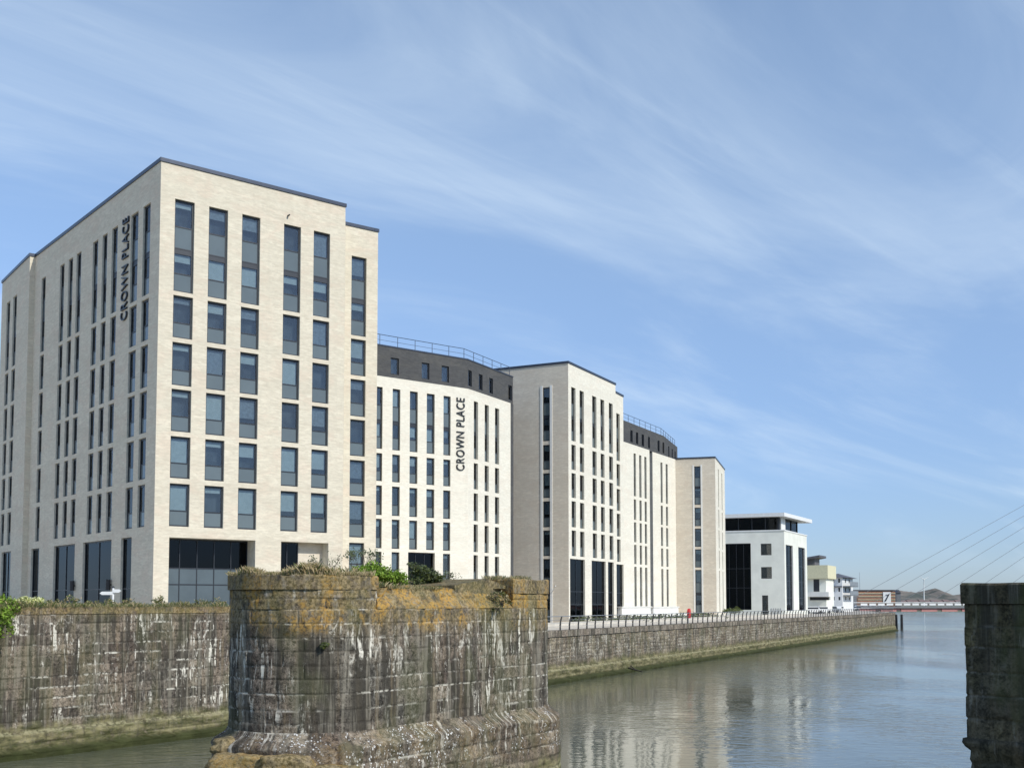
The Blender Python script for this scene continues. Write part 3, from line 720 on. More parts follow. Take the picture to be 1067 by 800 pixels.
# ------------------------------------------------------------------ ashlar surfaces
def sm(x, a, b): t = min(1, max(0, (x - a) / (b - a))); return t * t * (3 - 2 * t)
def ashlar(name, path, z0, z1, mat, parent, seed, res=.05, sres=None, closed=False, off=lambda s, z: 0.0, hr=(.30, .38), wr=(.45, 1.1), rough=.014, joint=.02, cap=True, proud=.02, uoff=0.0):
    """wall surface following a plan polyline (outside on the right of travel), with real joints and uneven blocks"""
    rg = random.Random(seed)
    pts = [Vector(p[:2]) for p in path]
    if closed: pts.append(pts[0].copy())
    cum = [0.0]
    for a, b in zip(pts, pts[1:]): cum.append(cum[-1] + (b - a).length)
    L = cum[-1]
    ss = [0.0]
    while ss[-1] < L - 1e-4:
        st = sres(ss[-1]) if sres else res; ss.append(min(L, ss[-1] + st))
    # keep corners of the plan exactly
    ss = sorted(set(ss) | set(cum)); ss = [s for i, s in enumerate(ss) if i == 0 or s - ss[i - 1] > 1e-4]
    if closed: ss = ss[:-1]
    seg = [(b - a).normalized() for a, b in zip(pts, pts[1:])]
    nr = [Vector((d.y, -d.x)) for d in seg]
    def at(s):
        i = min(len(seg) - 1, max(0, bisect.bisect_right(cum, s) - 1)); p = pts[i] + seg[i] * (s - cum[i]); n = nr[i]
        if s - cum[i] < 1e-4:
            m = nr[i - 1] if (i > 0 or closed) else n
            k = m + n; n = k / max(.5, k.dot(n)) if k.length > .1 else n
        return p, n
    zs = [z0]
    nrow = max(1, round((z1 - z0) / res)); zs = [z0 + (z1 - z0) * k / nrow for k in range(nrow + 1)]
    cz = [z0 - .001]
    while cz[-1] < z1: cz.append(cz[-1] + rg.uniform(*hr))
    k = (z1 - z0 + .001) / (cz[-1] - cz[0]); cz = [z0 - .001 + (c - cz[0]) * k for c in cz]
    courses = []
    for c in range(len(cz)):
        j = [-rg.uniform(0, 1)]; 
        while j[-1] < L: j.append(j[-1] + rg.uniform(*wr))
        courses.append((j, [(rg.random(), rg.uniform(-1, 1)) for _ in j]))
    V = []; blk = []; mor = []; bed = []; UVv = []
    P_ = [at(s) for s in ss]
    for z in zs:
        ci = min(len(cz) - 2, bisect.bisect_right(cz, z) - 1)
        js, br = courses[ci]; dz = min(z - cz[ci], cz[ci + 1] - z)
        if ci == 0 and z - cz[0] < .02: dz = cz[1] - z
        for (p, n), s in zip(P_, ss):
            bi = bisect.bisect_right(js, s) - 1
            ds = min(s - js[bi], js[bi + 1] - s if bi + 1 < len(js) else 9)
            wob = .012 * noise.noise(Vector((s * 3, z * 3, seed)))
            m = 1 - sm(min(dz, ds) + wob, .008, max(.022, res * .75))
            t, q = br[bi]
            h = q * proud + rough * noise.fractal(Vector((p.x * 2.2, p.y * 2.2, z * 2.6)), 1.0, 2.1, 4) - joint * m
            o = off(s, z) + h
            V.append((p.x + n.x * o, p.y + n.y * o, z)); blk.append(t); mor.append(m); bed.append(1 - sm(dz + wob, .006, max(.022, res * .7))); UVv.append((s + uoff, z))
    nc = len(ss); faces = []
    for r in range(len(zs) - 1):
        for c in range(nc - (0 if closed else 1)):
            c1 = (c + 1) % nc
            faces.append((r * nc + c, r * nc + c1, (r + 1) * nc + c1, (r + 1) * nc + c))
    if cap and closed: faces.append(tuple((len(zs) - 1) * nc + c for c in range(nc)))
    o = wloc(parent) if parent else Vector((0, 0, 0))
    me = bpy.data.meshes.new(name); me.from_pydata([(v[0] - o.x, v[1] - o.y, v[2] - o.z) for v in V], [], faces)
    me.materials.append(mat)
    for nm, dat in (('blk', blk), ('mor', mor), ('bed', bed)):
        a = me.attributes.new(nm, 'FLOAT', 'POINT'); a.data.foreach_set('value', dat)
    ul = me.uv_layers.new(name='UVMap'); flat = []
    for f_ in faces:
        for k_, vi in enumerate(f_):
            u, v = UVv[vi]
            if closed and (vi % nc) == 0 and len(f_) == 4 and k_ in (1, 2): u = L + uoff
            flat += [u, v]
    ul.data.foreach_set('uv', flat)
    me.polygons.foreach_set('use_smooth', [True] * len(faces)); me.update()
    ob = bpy.data.objects.new(name, me); COL.objects.link(ob)
    if parent: ob.parent = parent
    return ob
def slab(name, pts, z0, z1, mat, parent, bev=.03, jit=.02, seed=1, seglen=.12):
    """stone slab of any plan with a slightly uneven edge"""
    rg = random.Random(seed); pts = [Vector(p[:2]) for p in pts]; ring = []
    for a, b in zip(pts, pts[1:] + pts[:1]):
        n = max(1, int((b - a).length / seglen))
        for k in range(n): ring.append(a + (b - a) * k / n)
    c = sum(ring, Vector((0, 0))) / len(ring)
    mb = MB(); N = len(ring); rings = []
    for z, i in ((z0, 0), (z1 - bev, 0), (z1, bev)):
        rr_ = []
        for k, p in enumerate(ring):
            q = noise.noise(Vector((p.x * 3, p.y * 3, z + seed))); o = (p - c).normalized()
            pp = p + o * (q * jit * 1.5 - i); rr_.append((pp.x, pp.y, z + (q * jit if z > z0 else 0)))
        rings.append(rr_)
    s = 0
    for k in range(N):
        j = (k + 1) % N; L = (ring[j] - ring[k]).length
        for a, b in zip(rings, rings[1:]): mb.poly([a[k], a[j], b[j], b[k]], 0, [(s, a[k][2]), (s + L, a[j][2]), (s + L, b[j][2]), (s, b[k][2])])
        s += L
    mb.poly(rings[-1], 0, [(p[0], p[1]) for p in rings[-1]]); mb.poly(rings[0][::-1], 0)
    return mb.build(name, mat, parent)

# ---- foreground bridge pier
ST_MAIN = stone('pier_stone', (.05, .042, .034), (.20, .165, .125), lichen=(-.45, .35, .8), moss=(-1.1, .1, 1.6), specks=None, white=1.1, ochre=.6)
ST_TOP = stone('pier_top_stone', (.15, .12, .08), (.24, .20, .14), lichen=(-.25, 2, 1.0, .38), moss=(-.5, .0, .6), white=.25)
ST_CAP = stone('pier_cap_stone', (.14, .11, .075), (.20, .17, .12), lichen=(-.5, 2, .5), moss=(-.5, .2, .4), white=.15, green=.05)
ST_PL = stone('pier_plinth_stone', (.10, .08, .06), (.2, .165, .12), alg=-4.7, lichen=(-4.2, -3.2, .14), specks=(-4.3, -3.05), white=.75, ochre=.7, streak=.45)
u_ = Vector((.574, .819)); n_ = Vector((.819, -.574)); C1 = Vector((-5.25, 29.1)); RP = 2.1
LP = 7.45; C2 = C1 + u_ * LP
def arc(C, a0, a1, k=40):
    return [C + (n_ * math.cos(a0 + (a1 - a0) * i / k) + u_ * math.sin(a0 + (a1 - a0) * i / k)) * RP for i in range(k + 1)]
stad = arc(C1, -math.pi, 0)[:] + arc(C2, 0, math.pi)
pier = thing('bridge_pier', 'large weathered round-ended stone bridge pier with orange lichen, standing in the river', 'bridge pier', (C1.x, C1.y, WATER))
ashlar('shaft', stad, -3.3, -.15, ST_MAIN, pier, 11, .04, closed=True, rough=.022, hr=(.30, .40), wr=(.6, 1.5), joint=.007, proud=.009)
def ploff(s, z): return .40 + .05 * noise.noise(Vector((s * .6, z * 2, 0))) if z < -3.55 else .40 * (1 - sm(z, -3.55, -3.18)) + .02
ashlar('plinth', stad, -6.8, -3.15, ST_PL, pier, 12, .05, closed=True, off=ploff, rough=.04, proud=.02, joint=.02, hr=(.34, .42), wr=(.8, 1.5), uoff=50)
T1 = 6.2; CT0 = .2
def mid(t): return C1 + u_ * t
midp = [mid(CT0) - n_ * RP, mid(CT0) + n_ * RP, mid(T1) + n_ * RP, mid(T1) - n_ * RP]
# round-nosed ends
lp = arc(C1, -math.pi, 0) + [mid(CT0 - .004) + n_ * RP, mid(CT0 - .004) - n_ * RP]
rp = [mid(T1 + .004) - n_ * RP, mid(T1 + .004) + n_ * RP] + arc(C2, 0, math.pi)
ashlar('cutwater_block', lp, -.15, .35, ST_MAIN, pier, 21, .04, closed=True, rough=.02, uoff=11)
ashlar('cutwater_block', rp, -.15, .30, ST_TOP, pier, 22, .04, closed=True, rough=.02, uoff=23)
def grow(pts, k):
    c = sum(pts, Vector((0, 0))) / len(pts)
    return [p + (p - c).normalized() * k for p in pts]
slab('coping_stone', grow(lp, .05), .335, .70, ST_CAP, pier, .04, .035, 3)
slab('coping_stone', grow(rp, .05), .288, .72, ST_CAP, pier, .04, .03, 4)
def midoff(s, z): return -max(0, z + .10) * .75 + (.07 * noise.noise(Vector((s * 1.3, z * 2, 3))) + .06 * noise.fractal(Vector((s * 5, z * 5, 7)), 1, 2, 3)) * sm(z, -.12, 0)
ashlar('sloping_top', midp, -.148, .42, ST_TOP, pier, 23, .045, closed=True, off=midoff, rough=.05, proud=.03, uoff=31)
# gable-shaped ridge stone and two tilted slabs
def prism(name, ta, tb, tm, za, zm, w0, w1, mat, base=.36):
    mb = MB(); A_, B_, M_ = mid(ta), mid(tb), mid(tm)
    fr = [(*(p + n_ * w1), z) for p, z in ((A_, base), (B_, base), (B_, za), (M_, zm), (A_, za))]
    bk_ = [(*(p + n_ * w0), z) for p, z in ((A_, base), (B_, base), (B_, za), (M_, zm), (A_, za))]
    mb.poly(fr, 0, [(p[0], p[2]) for p in fr]); mb.poly(bk_[::-1])
    for i in range(5): mb.poly([fr[(i + 1) % 5], fr[i], bk_[i], bk_[(i + 1) % 5]], 0, [(fr[i][0], 0), (fr[i][0] + .5, 0), (fr[i][0] + .5, 1), (fr[i][0], 1)])
    return mb.build(name, mat, pier)
ST_R = stone('ridge_stone_mat', (.08, .07, .05), (.13, .11, .08), moss=(-.5, .2, .4), white=.2)
prism('ridge_stone', 3.7, 6.19, 5.3, .50, .71, -1.5, 1.85, ST_R, .15)
prism('loose_slab', 1.7, 2.6, 1.8, .40, .47, .3, 1.70, ST_TOP, .1); prism('loose_slab', 2.9, 3.68, 3.0, .40, .46, .9, 1.74, ST_TOP, .1)
# tumbled footing stones at the near-left foot
def boulder(name, c, r, mat, parent, seed, flat=.7):
    import bmesh
    bm = bmesh.new(); bmesh.ops.create_icosphere(bm, subdivisions=4, radius=1)
    for v in bm.verts:
        p = v.co.copy(); q = Vector([max(-.72, min(.72, x)) for x in p]); p = q.lerp(p, .35)
        k = 1 + .22 * noise.fractal(p * 1.4 + Vector((seed, 0, 0)), 1, 2, 4) + .05 * noise.noise(p * 6)
        v.co = Vector((p.x * r[0] * k, p.y * r[1] * k, p.z * r[2] * k))
    me = bpy.data.meshes.new(name); bm.to_mesh(me); bm.free(); me.materials.append(mat)
    for p in me.polygons: p.use_smooth = True
    a = me.attributes.new('blk', 'FLOAT', 'POINT'); a.data.foreach_set('value', [.6] * len(me.vertices))
    a = me.attributes.new('mor', 'FLOAT', 'POINT'); a.data.foreach_set('value', [0] * len(me.vertices))
    o = bpy.data.objects.new(name, me); COL.objects.link(o); o.location = Vector(c) - (wloc(parent) if parent else Vector()); 
    if parent: o.parent = parent
    return o
ST_B = stone('footing_stone', (.22, .17, .09), (.30, .24, .14), lichen=(-6, -2, .4), moss=(-7, -4, .4), white=.4)
for k, (px, py, Y, r) in enumerate(((240, 776, 27.6, (.55, .5, .24)), (252, 797, 27.0, (.95, .6, .36)), (300, 797, 26.7, (.8, .5, .34)), (345, 808, 26.6, (.8, .5, .32)), (262, 822, 26.8, (1.3, .8, .5)), (330, 835, 26.4, (1.3, .8, .5)))):
    c = atY(px, py, Y); boulder('footing_stone', c, r, ST_B, pier, k * 3.1 + 1)

# ---- pier at the right frame edge
ST_D = stone('dark_pier_stone', (.055, .046, .022), (.13, .11, .055), white=.3, green=.6, shade_mix=.3, ochre=.4)  # dark olive stone, with the pier's shade mixed into its colour
q0 = atY(1004, 628, 16.0); q0 = Vector((q0.x, q0.y)); e_ = Vector((.714, -.70)); g_ = Vector((.70, .714))
rpth = [q0, q0 + e_ * 4.5, q0 + e_ * 4.5 + g_ * 6, q0 + g_ * 6]
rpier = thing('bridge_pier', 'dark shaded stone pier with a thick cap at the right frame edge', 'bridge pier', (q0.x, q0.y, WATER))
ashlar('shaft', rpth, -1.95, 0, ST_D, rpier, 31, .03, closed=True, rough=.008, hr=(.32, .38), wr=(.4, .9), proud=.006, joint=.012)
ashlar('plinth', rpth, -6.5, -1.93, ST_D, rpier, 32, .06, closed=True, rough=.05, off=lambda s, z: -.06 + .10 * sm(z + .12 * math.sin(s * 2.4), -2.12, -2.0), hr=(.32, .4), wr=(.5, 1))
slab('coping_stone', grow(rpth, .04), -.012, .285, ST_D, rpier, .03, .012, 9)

# ------------------------------------------------------------------ quay walls
wp = [P(x, y, WATER) for x, y in ((0, 792), (225, 764.5), (568, 713), (933, 657))]
dl = (wp[0] - wp[1]).normalized()
qn = wp[0] + dl * 45
ST_Q = stone('quay_stone', (.075, .062, .05), (.21, .172, .13), alg=-4.75, white=1.3, moss=(-.75, -.1, .5), green=.2, ochre=.45)
ST_Q2 = stone('far_quay_stone', (.14, .112, .08), (.27, .225, .165), alg=-4.6, white=.9, green=.2, ochre=.7, streak=.8)
def qoff(s, z):
    k = .10 * noise.noise(Vector((s * .9, 0, 5))) + .05 * noise.noise(Vector((s * 4, 0, 9)))
    return (.18 if z + k < -5.05 else 0) + (.38 if z + k < -5.72 else 0) + .07 * noise.fractal(Vector((s * .9, z * 3, 0)), 1, 2, 4) * (z < -4.7)
Lh = (wp[0] - qn).length; Lv = Lh + (wp[1] - wp[0]).length
mid1 = wp[1].lerp(wp[2], .45)
quay1 = thing('quay_wall', 'high dark ashlar quay wall with white lime streaks on the left, plants along its top', 'quay wall', (wp[0].x, wp[0].y, WATER))
pth = [qn, wp[0], wp[1], mid1]
ashlar('wall_face', pth, -6.6, -.45, ST_Q, quay1, 41, .06, sres=lambda s: .06 if Lh - 2 < s < Lv + 2 else .25, off=qoff, rough=.012, hr=(.36, .46), wr=(1.0, 2.3), proud=.008, joint=.006)
def strip(name, pts, z0, z1, w, o, mat, parent, seed):
    nr = []
    out_ = [Vector(p[:2]) for p in pts]; res = []
    for i, p in enumerate(out_):
        d = ((out_[min(i + 1, len(out_) - 1)] - out_[max(i - 1, 0)])).normalized(); n = Vector((d.y, -d.x)); res.append((p + n * o, p - n * w))
    return slab(name, [r[0] for r in res] + [r[1] for r in res][::-1], z0, z1, mat, parent, .04, .02, seed, .5)
ST_QC = stone('quay_cap_stone', (.16, .12, .085), (.22, .17, .12), lichen=(-3, 2, .15), moss=(-1.2, -.3, .4), white=.25)
strip('coping', pth, -.448, -.16, 1.3, .03, ST_QC, quay1, 5)
quay2 = thing('quay_wall', 'long quay wall with an olive tide band, topped by the promenade railing, receding down the river', 'quay wall', (wp[2].x, wp[2].y, WATER))
nx = wp[3] + Vector((wp[3].x, wp[3].y)).normalized() * 60 + Vector((-6, 0))
pth2 = [mid1, wp[2], wp[3], wp[3] + Vector((-1.2, 3)), nx]
L2 = (wp[2] - mid1).length
ashlar('wall_face', pth2, -6.6, GROUND - .45, ST_Q2, quay2, 42, .085, sres=lambda s: .12 + max(0, s - L2) * .0035, off=qoff, rough=.015, hr=(.30, .38), wr=(.5, 1.1), proud=.02, joint=.02, uoff=200)
ST_QC2 = stone('quay_edge_stone', (.24, .20, .16), (.34, .29, .23), white=.4, green=.1, ochre=.3)
strip('coping', pth2, GROUND - .448, GROUND + .01, 1.0, .10, ST_QC2, quay2, 6)
mb = MB(); a = wp[2] + (wp[3] - wp[2]).normalized() * 16.5; mb.tube((a.x + .1, a.y, -5.6), (a.x + 1.3, a.y - 1.0, -5.9), .08, .05); mb.tube((a.x + .1, a.y + .7, -5.2), (a.x + .9, a.y, -5.85), .06, .04); tag(mb.build('driftwood', simple('driftwood', (.05, .045, .035), .9)), 'dark driftwood stick stranded on the weedy foot of the long quay wall', 'driftwood')

# ------------------------------------------------------------------ ground, water, hills
def sheet(name, pts, z, mat, kind='structure'):
    mb = MB(); mb.poly([(*p[:2], z) for p in pts], 0, [(p[0], p[1]) for p in pts]); o = mb.build(name, mat); o['kind'] = kind; return o
t = NT('promenade_paving'); nz = t.noise(t.pos(), .25, 6, .65)
M['paving'] = t.out(t.pbsdf(t.mix(t.sm(nz, .4, .6), (.48, .43, .36), (.58, .53, .45)), .9))
inset = lambda a: a
dq = (wp[3] - wp[2]).normalized(); nq = Vector((-dq.y, dq.x))
dn = (wp[1] - wp[0]).normalized(); nn = Vector((-dn.y, dn.x))
land = [qn + nn * .9, wp[0] + nn * .9, wp[1] + nn * .9, wp[2] + nq * .6, wp[3] + nq * .6, nx + Vector((-1, 0)), (150, 440), (170, 600), (-400, 700), (-500, -60), (-60, -60)]
land = [Vector(p) for p in land]
# solid land block: top and skirt
mb = MB(); mb.poly([(*p, GROUND) for p in land], 0, [tuple(p) for p in land])
for a, b in zip(land, land[1:] + land[:1]): mb.poly([(*a, -9), (*b, -9), (*b, GROUND), (*a, GROUND)])
struct(mb.build('ground', M['paving']))
bed = simple('planting_soil', (.12, .10, .06), .95, 0, .4, 2)
mb = MB(); pb = [qn + nn * 1.31, wp[0] + nn * 1.31, wp[1] + nn * 1.31, mid1 + nq * 1.31]; pb2 = [p + nn * 5 for p in pb]
for i in range(3): mb.poly([(*pb[i], -.25), (*pb[i + 1], -.25), (*pb2[i + 1], -1.9), (*pb2[i], -1.9)])
struct(mb.build('planted_bank', bed))
hb = [Vector((-450, 640)), Vector((170, 600)), Vector((260, 790)), Vector((2200, 820)), Vector((2600, 3600)), Vector((-2500, 3600)), Vector((-2600, 600))]
fland = simple('far_land', (.16, .17, .12), .95, 0, .3, .02)
mb = MB(); mb.poly([(*p, -4.2) for p in hb]); 
for a, b in zip(hb, hb[1:] + hb[:1]): mb.poly([(*a, -8), (*b, -8), (*b, -4.2), (*a, -4.2)])
struct(mb.build('far_bank', fland))
rb_ = [Vector(p) for p in ((16, -60), (30, 4), (160, 180), (165, 300), (420, 330), (1200, 500), (1200, -60))]
mb = MB(); mb.poly([(*p, -2.3) for p in rb_[::-1]])
for a, b in zip(rb_, rb_[1:] + rb_[:1]): mb.poly([(*b, -9), (*a, -9), (*a, -2.3), (*b, -2.3)])
struct(mb.build('right_bank', fland))

t = NT('river_water')
pz = t.pos()
w1 = t.noise(t.map(pz, (1.0, 1.6, 1), rot=(0, 0, .25)), 1.25, 3, .5, .5)
w0 = t.noise(t.map(pz, (1.0, 1.5, 1), rot=(0, 0, .7)), 5.0, 3, .6, .3)
w2 = t.noise(t.map(pz, (1, 1.1, 1), rot=(0, 0, -.4)), .55, 3, .55, .3)
w3 = t.noise(t.map(pz, (1, .45, 1), rot=(0, 0, .35)), .035, 4, .6)
amp = t.sm(w3, .40, .58, .22, 1.35)
hgt = t.math('MULTIPLY', t.math('ADD', t.math('MULTIPLY_ADD', w1, .95, t.math('MULTIPLY', w0, .07)), t.math('MULTIPLY', w2, .7)), amp)
bp = t.bump(hgt, .55, .09)
wc = t.mix(t.sm(t.noise(pz, .06, 3, .6), .4, .6), (.105, .112, .078), (.125, .13, .097))
M['water'] = t.out(t.pbsdf(wc, .06, spec=.5, normal=bp, IOR=1.33))
o = sheet('water', [(-3000, -200), (4000, -200), (4000, 4200), (-3000, 4200)], WATER, M['water'])

# hill on the horizon
t = NT('hillside'); nz = t.noise(t.map(t.pos(), (.02, .02, .06)), 1.0, 6, .7)
M['hill'] = t.out(t.pbsdf(t.mix(t.sm(nz, .42, .58), (.07, .08, .065), (.20, .17, .14)), .95))
mb = MB(); Yh = 1900.0
prof = [(850, 618), (900, 617), (935, 614.5), (942, 615.5), (950, 616.5), (957, 617.5), (964, 616.5), (970, 613.8), (974, 612.3), (978, 614), (983, 618), (988, 620.5), (996, 619.5), (1003, 618.5), (1040, 617), (1120, 621), (1250, 624)]
cols = []
for (xa, ya), (xb, yb) in zip(prof, prof[1:]):
    for k in range(8):
        q = k / 8; x = xa + (xb - xa) * q; y = ya + (yb - ya) * q; g = atY(x, y, Yh); cols.append((g.x, g.z + .8 * noise.fractal(Vector((x * .25, 0, 0)), 1, 2, 4)))
rings = []
for k in range(9):
    q = k / 8
    rings.append([(x, Yh - 160 * (1 - q) + 5 * noise.noise(Vector((x * .01, k, 0))), -4.3 + (z + 4.3) * q + (1.5 * noise.noise(Vector((x * .02, k * .8, 4))) if 0 < k < 8 else 0)) for x, z in cols])
rings.append([(x, Yh + 400, -4.3) for x, z in cols])
for a, b in zip(rings, rings[1:]):
    for k in range(len(cols) - 1): mb.poly([a[k], a[k + 1], b[k + 1], b[k]])
struct(mb.build('hills', M['hill'], smooth=True))

# terraced houses on the far bank
for k in range(11):
    x0 = 940 + k * 6.3; a = atY(x0, 628, 860); b = atY(x0 + 5.6, 628, 860); wd = b.x - a.x
    top = [627.4, 626.8, 627.2, 626.6][k % 4]; ze = atY(x0, top, 860).z; zt = ze + .6
    hs = thing('terraced_house', 'tiny red-roofed house in the row on the far bank', 'house', (a.x, 860, -4.2), 'red-roofed houses on the far bank')
    mb = MB(); mb.box(a.x, b.x, 860, 868, -4.2, ze); mb.build('walls', M['white'] if k % 3 else M['clad'], hs)
    mb = MB(); mb.poly([(a.x - .3, 859.6, ze), (b.x + .3, 859.6, ze), (b.x + .3, 864, zt + 1), (a.x - .3, 864, zt + 1)]); mb.poly([(b.x + .3, 868.4, ze), (a.x - .3, 868.4, ze), (a.x - .3, 864, zt + 1), (b.x + .3, 864, zt + 1)]); mb.build('roof', M['roofred'], hs)
    mb = MB()
    for q in (.2, .65): mb.box(a.x + wd * q, a.x + wd * (q + .16), 859.85, 860 - .01, ze - 2.4, ze - 1)
    mb.build('window', M['frame'], hs)
c = atY(963, 628, 1500); wt = thing('wind_turbine', 'slim white wind turbine standing above the far hill', 'wind turbine', (c.x, 1500, -4))
hz = atY(963, 603.5, 1500).z
mb = MB(); mb.tube((c.x, 1500, -4), (c.x, 1500, hz), .8, .5, 8); mb.build('tower', M['whitepaint'], wt)
for a_ in (30, 150, 270):
    mb = MB(); e = (c.x + math.cos(rad(a_)) * 8.5, 1498.4, hz + math.sin(rad(a_)) * 8.5); mb.tube((c.x, 1498.4, hz), e, .55, .12, 5); mb.build('blade', M['whitepaint'], wt)
mb = MB(); mb.box(c.x - .7, c.x + .7, 1498, 1501.5, hz - .7, hz + .7); mb.build('hub', M['whitepaint'], wt)

# ------------------------------------------------------------------ cable-stayed footbridge
ba, bb = Vector((93, 298)), Vector((330, 340)); bd = (bb - ba).normalized(); bl_ = (bb - ba).length
br = thing('cable_footbridge', 'distant cable-stayed footbridge, pale parapet and red girder across the river', 'bridge', (ba.x, ba.y, -1.2))
mb = MB(); mb.obox(ba, bd, 0, bl_, -2, 2, -1.35, -.95); mb.build('deck', M['grey'], br)
mb = MB()
for o_ in (-2.05, 2.0): mb.obox(ba, bd, 0, bl_, o_, o_ + .06, .05, .2)
k = 0
while k * 2.5 < bl_:
    mb.obox(ba, bd, k * 2.5, k * 2.5 + 1.9, 2.0, 2.05, -.62, -.12); k += 1
mb.build('parapet', M['whitepaint'], br)
mb = MB(); k = 0
while k * 6 < bl_:
    mb.obox(ba, bd, k * 6, k * 6 + 4.6, 1.2, 1.5, -2.3, -1.40); k += 1
mb.obox(ba, bd, 0, bl_, 1.1, 1.19, -2.0, -1.4)
mb.build('girder', M['redsteel'], br)
mt = ray(1479, 299); k = 330 / mt.y; mt = Vector((mt.x * k, 330, mt.z * k))
mb = MB(); mb.tube((mt.x + 24, 322, -3), mt, 1.6, .7, 10); mb.build('mast', M['whitepaint'], br)
for x, y, sl in ((914, 608.6, .547), (942, 607.7, .571), (968, 608, .590), (1001.6, 605, .63), (1035, 600, .677), (1057.6, 603, .74)):
    xd = x - (629.5 - y) / sl; r_ = ray(xd, 629.5)
    # point on the deck line seen at that pixel
    n2 = Vector((bd.y, -bd.x)); kk_ = ba.dot(n2) / (r_.x * n2.x + r_.y * n2.y); g = Vector((r_.x * kk_, r_.y * kk_, -.9))
    mb = MB(); mb.tube(g, mt, .05, .05, 5); mb.build('stay_cable', simple('cable_sheath', (.16, .17, .19), .6), br)
# mooring dolphin at the quay end
c = atY(935.5, 640, 262); pile = thing('mooring_dolphin', 'dark timber mooring frame in the water off the quay end', 'mooring post', (c.x, 262, WATER))
for k in range(3):
    mb = MB(); mb.tube((c.x - 1 + k * .95, 262 + (k % 2), -6.5), (c.x - 1 + k * .95, 262 + (k % 2), -2.7), .35, .3, 8); mb.build('pile', M['black'], pile)
mb = MB(); mb.box(c.x - 1.4, c.x + 1.5, 261.4, 262.8, -2.7, -2.2); mb.build('cap', M['black'], pile)
mb = MB()
for k in range(4): mb.box(c.x - 1.3, c.x + 1.4, 261.45, 261.6, -4.3 + k * .4, -4.3 + k * .4 + .34)
mb.build('fender_boards', M['black'], pile)

# ------------------------------------------------------------------ promenade railing
RG = 'promenade railing'
rail = thing('promenade_railing', 'long steel promenade railing with leaning blade posts along the quay edge', 'railing', (wp[2].x, wp[2].y, GROUND))
st_, en = mid1 + nq * .3, wp[3] + nq * .3
segs = [(mid1 + nq * .35, wp[2] + nq * .35), (wp[2] + nq * .35, wp[3] + nq * .35)]
proto = None; rp_ = []
for a, b in segs:
    L = (b - a).length; n = int(L / 1.72)
    for k in range(n): rp_.append((a + (b - a) * k / n, math.atan2((b - a).y, (b - a).x)))
vis = rp_[-100:] if len(rp_) > 100 else rp_
mb = MB()
for z0, z1, o0, o1 in ((0, .35, 0, .0), (.35, .75, 0, -.04), (.75, 1.08, -.04, -.14)):
    c4 = [(-.035, -.06 + o0), (.035, -.06 + o0), (.035, .06 + o0 * 1.0), (-.035, .06 + o0)]; d4 = [(-.035, -.05 + o1), (.035, -.05 + o1), (.035, .04 + o1), (-.035, .04 + o1)]
    for i in range(4):
        j = (i + 1) % 4; mb.poly([(*c4[i], z0), (*c4[j], z0), (*d4[j], z1), (*d4[i], z1)])
post0 = mb.build('post', simple('painted_post', (.10, .095, .09), .5, .3)); post0.parent = rail
first = True
step_s = 2 if len(rp_) > 100 else 1
for i, (p, az) in enumerate(rp_):
    if i < len(rp_) - 100: continue
    o = post0 if first else post0.copy()
    if not first: COL.objects.link(o)
    first = False; o.parent = rail; o.location = (p.x - wp[2].x, p.y - wp[2].y, 0); o.rotation_euler = (0, 0, az)
for zz, rr_, oo in ((1.08, .032, .10), (.80, .014, .06), (.55, .014, .02), (.30, .014, 0)):
    mb = MB()
    for a, b in segs:
        d = (b - a).normalized(); n = Vector((d.y, -d.x)); mb.tube((*(a + n * oo), GROUND + zz), (*(b + n * oo), GROUND + zz), rr_, rr_, 5)
    mb.build('rail', M['steel'], rail)
# lifebuoy housing
c = (wp[2].lerp(wp[3], .0)); f_ = Facade(wp[2] + nq * .9, wp[3] + nq * .9, GROUND, 0); s_ = f_.sx(717, 640); p = f_.pt(s_, GROUND)
lb = thing('lifebuoy_station', 'red lifebuoy housing on a post behind the promenade railing', 'lifebuoy', p)
mb = MB(); mb.tube(p, (p[0], p[1], GROUND + .9), .05); mb.build('post', M['steel'], lb)
mb = MB(); N = 14; ci = [(p[0] + math.cos(2 * math.pi * k / N) * .34 * f_.d.x, p[1] + math.cos(2 * math.pi * k / N) * .34 * f_.d.y, p[2] + 1.2 + math.sin(2 * math.pi * k / N) * .34) for k in range(N)]
fr = [(x + f_.n.x * .2, y + f_.n.y * .2, z) for x, y, z in ci]
mb.poly(fr); mb.poly(ci[::-1])
for k in range(N): mb.poly([fr[k - 1], fr[k], ci[k], ci[k - 1]])
mb.build('housing', M['red'], lb)
mb = MB(); mb.obox((p[0], p[1]), f_.d, -.34, .34, .0, .18, p[2] + .55, p[2] + 1.1); mb.build('housing_base', M['red'], lb)

# low white planter walls in front of the blocks
for lab, (xa, ya), (xb, yb), zt in (('low white planter wall below the slotted block, nearer to the camera', (648, 640), (678, 640), -.55), ('low white planter wall below the slotted block, farther along', (681, 640), (707, 640), -.6)):
    fq = Facade(fa.A + fa.n * 2.2, fa.A + fa.n * 2.2 + fa.d * 40, GROUND, 0)
    s0, s1 = fq.sx(xa, ya), fq.sx(xb, yb); o_ = fq.pt(s0, GROUND)
    mb = MB(); mb.obox(fq.A, fq.d, s0, s1, -2.0, 0, GROUND, zt); mb.obox(fq.A, fq.d, s0 - .1, s1 + .1, -2.05, .12, zt, zt + .12)
    mb.obox(fq.A, fq.d, s0, s1, .001, 1.2, GROUND, GROUND + .7)
    tag(mb.build('planter_wall', M['white']), lab, 'wall')
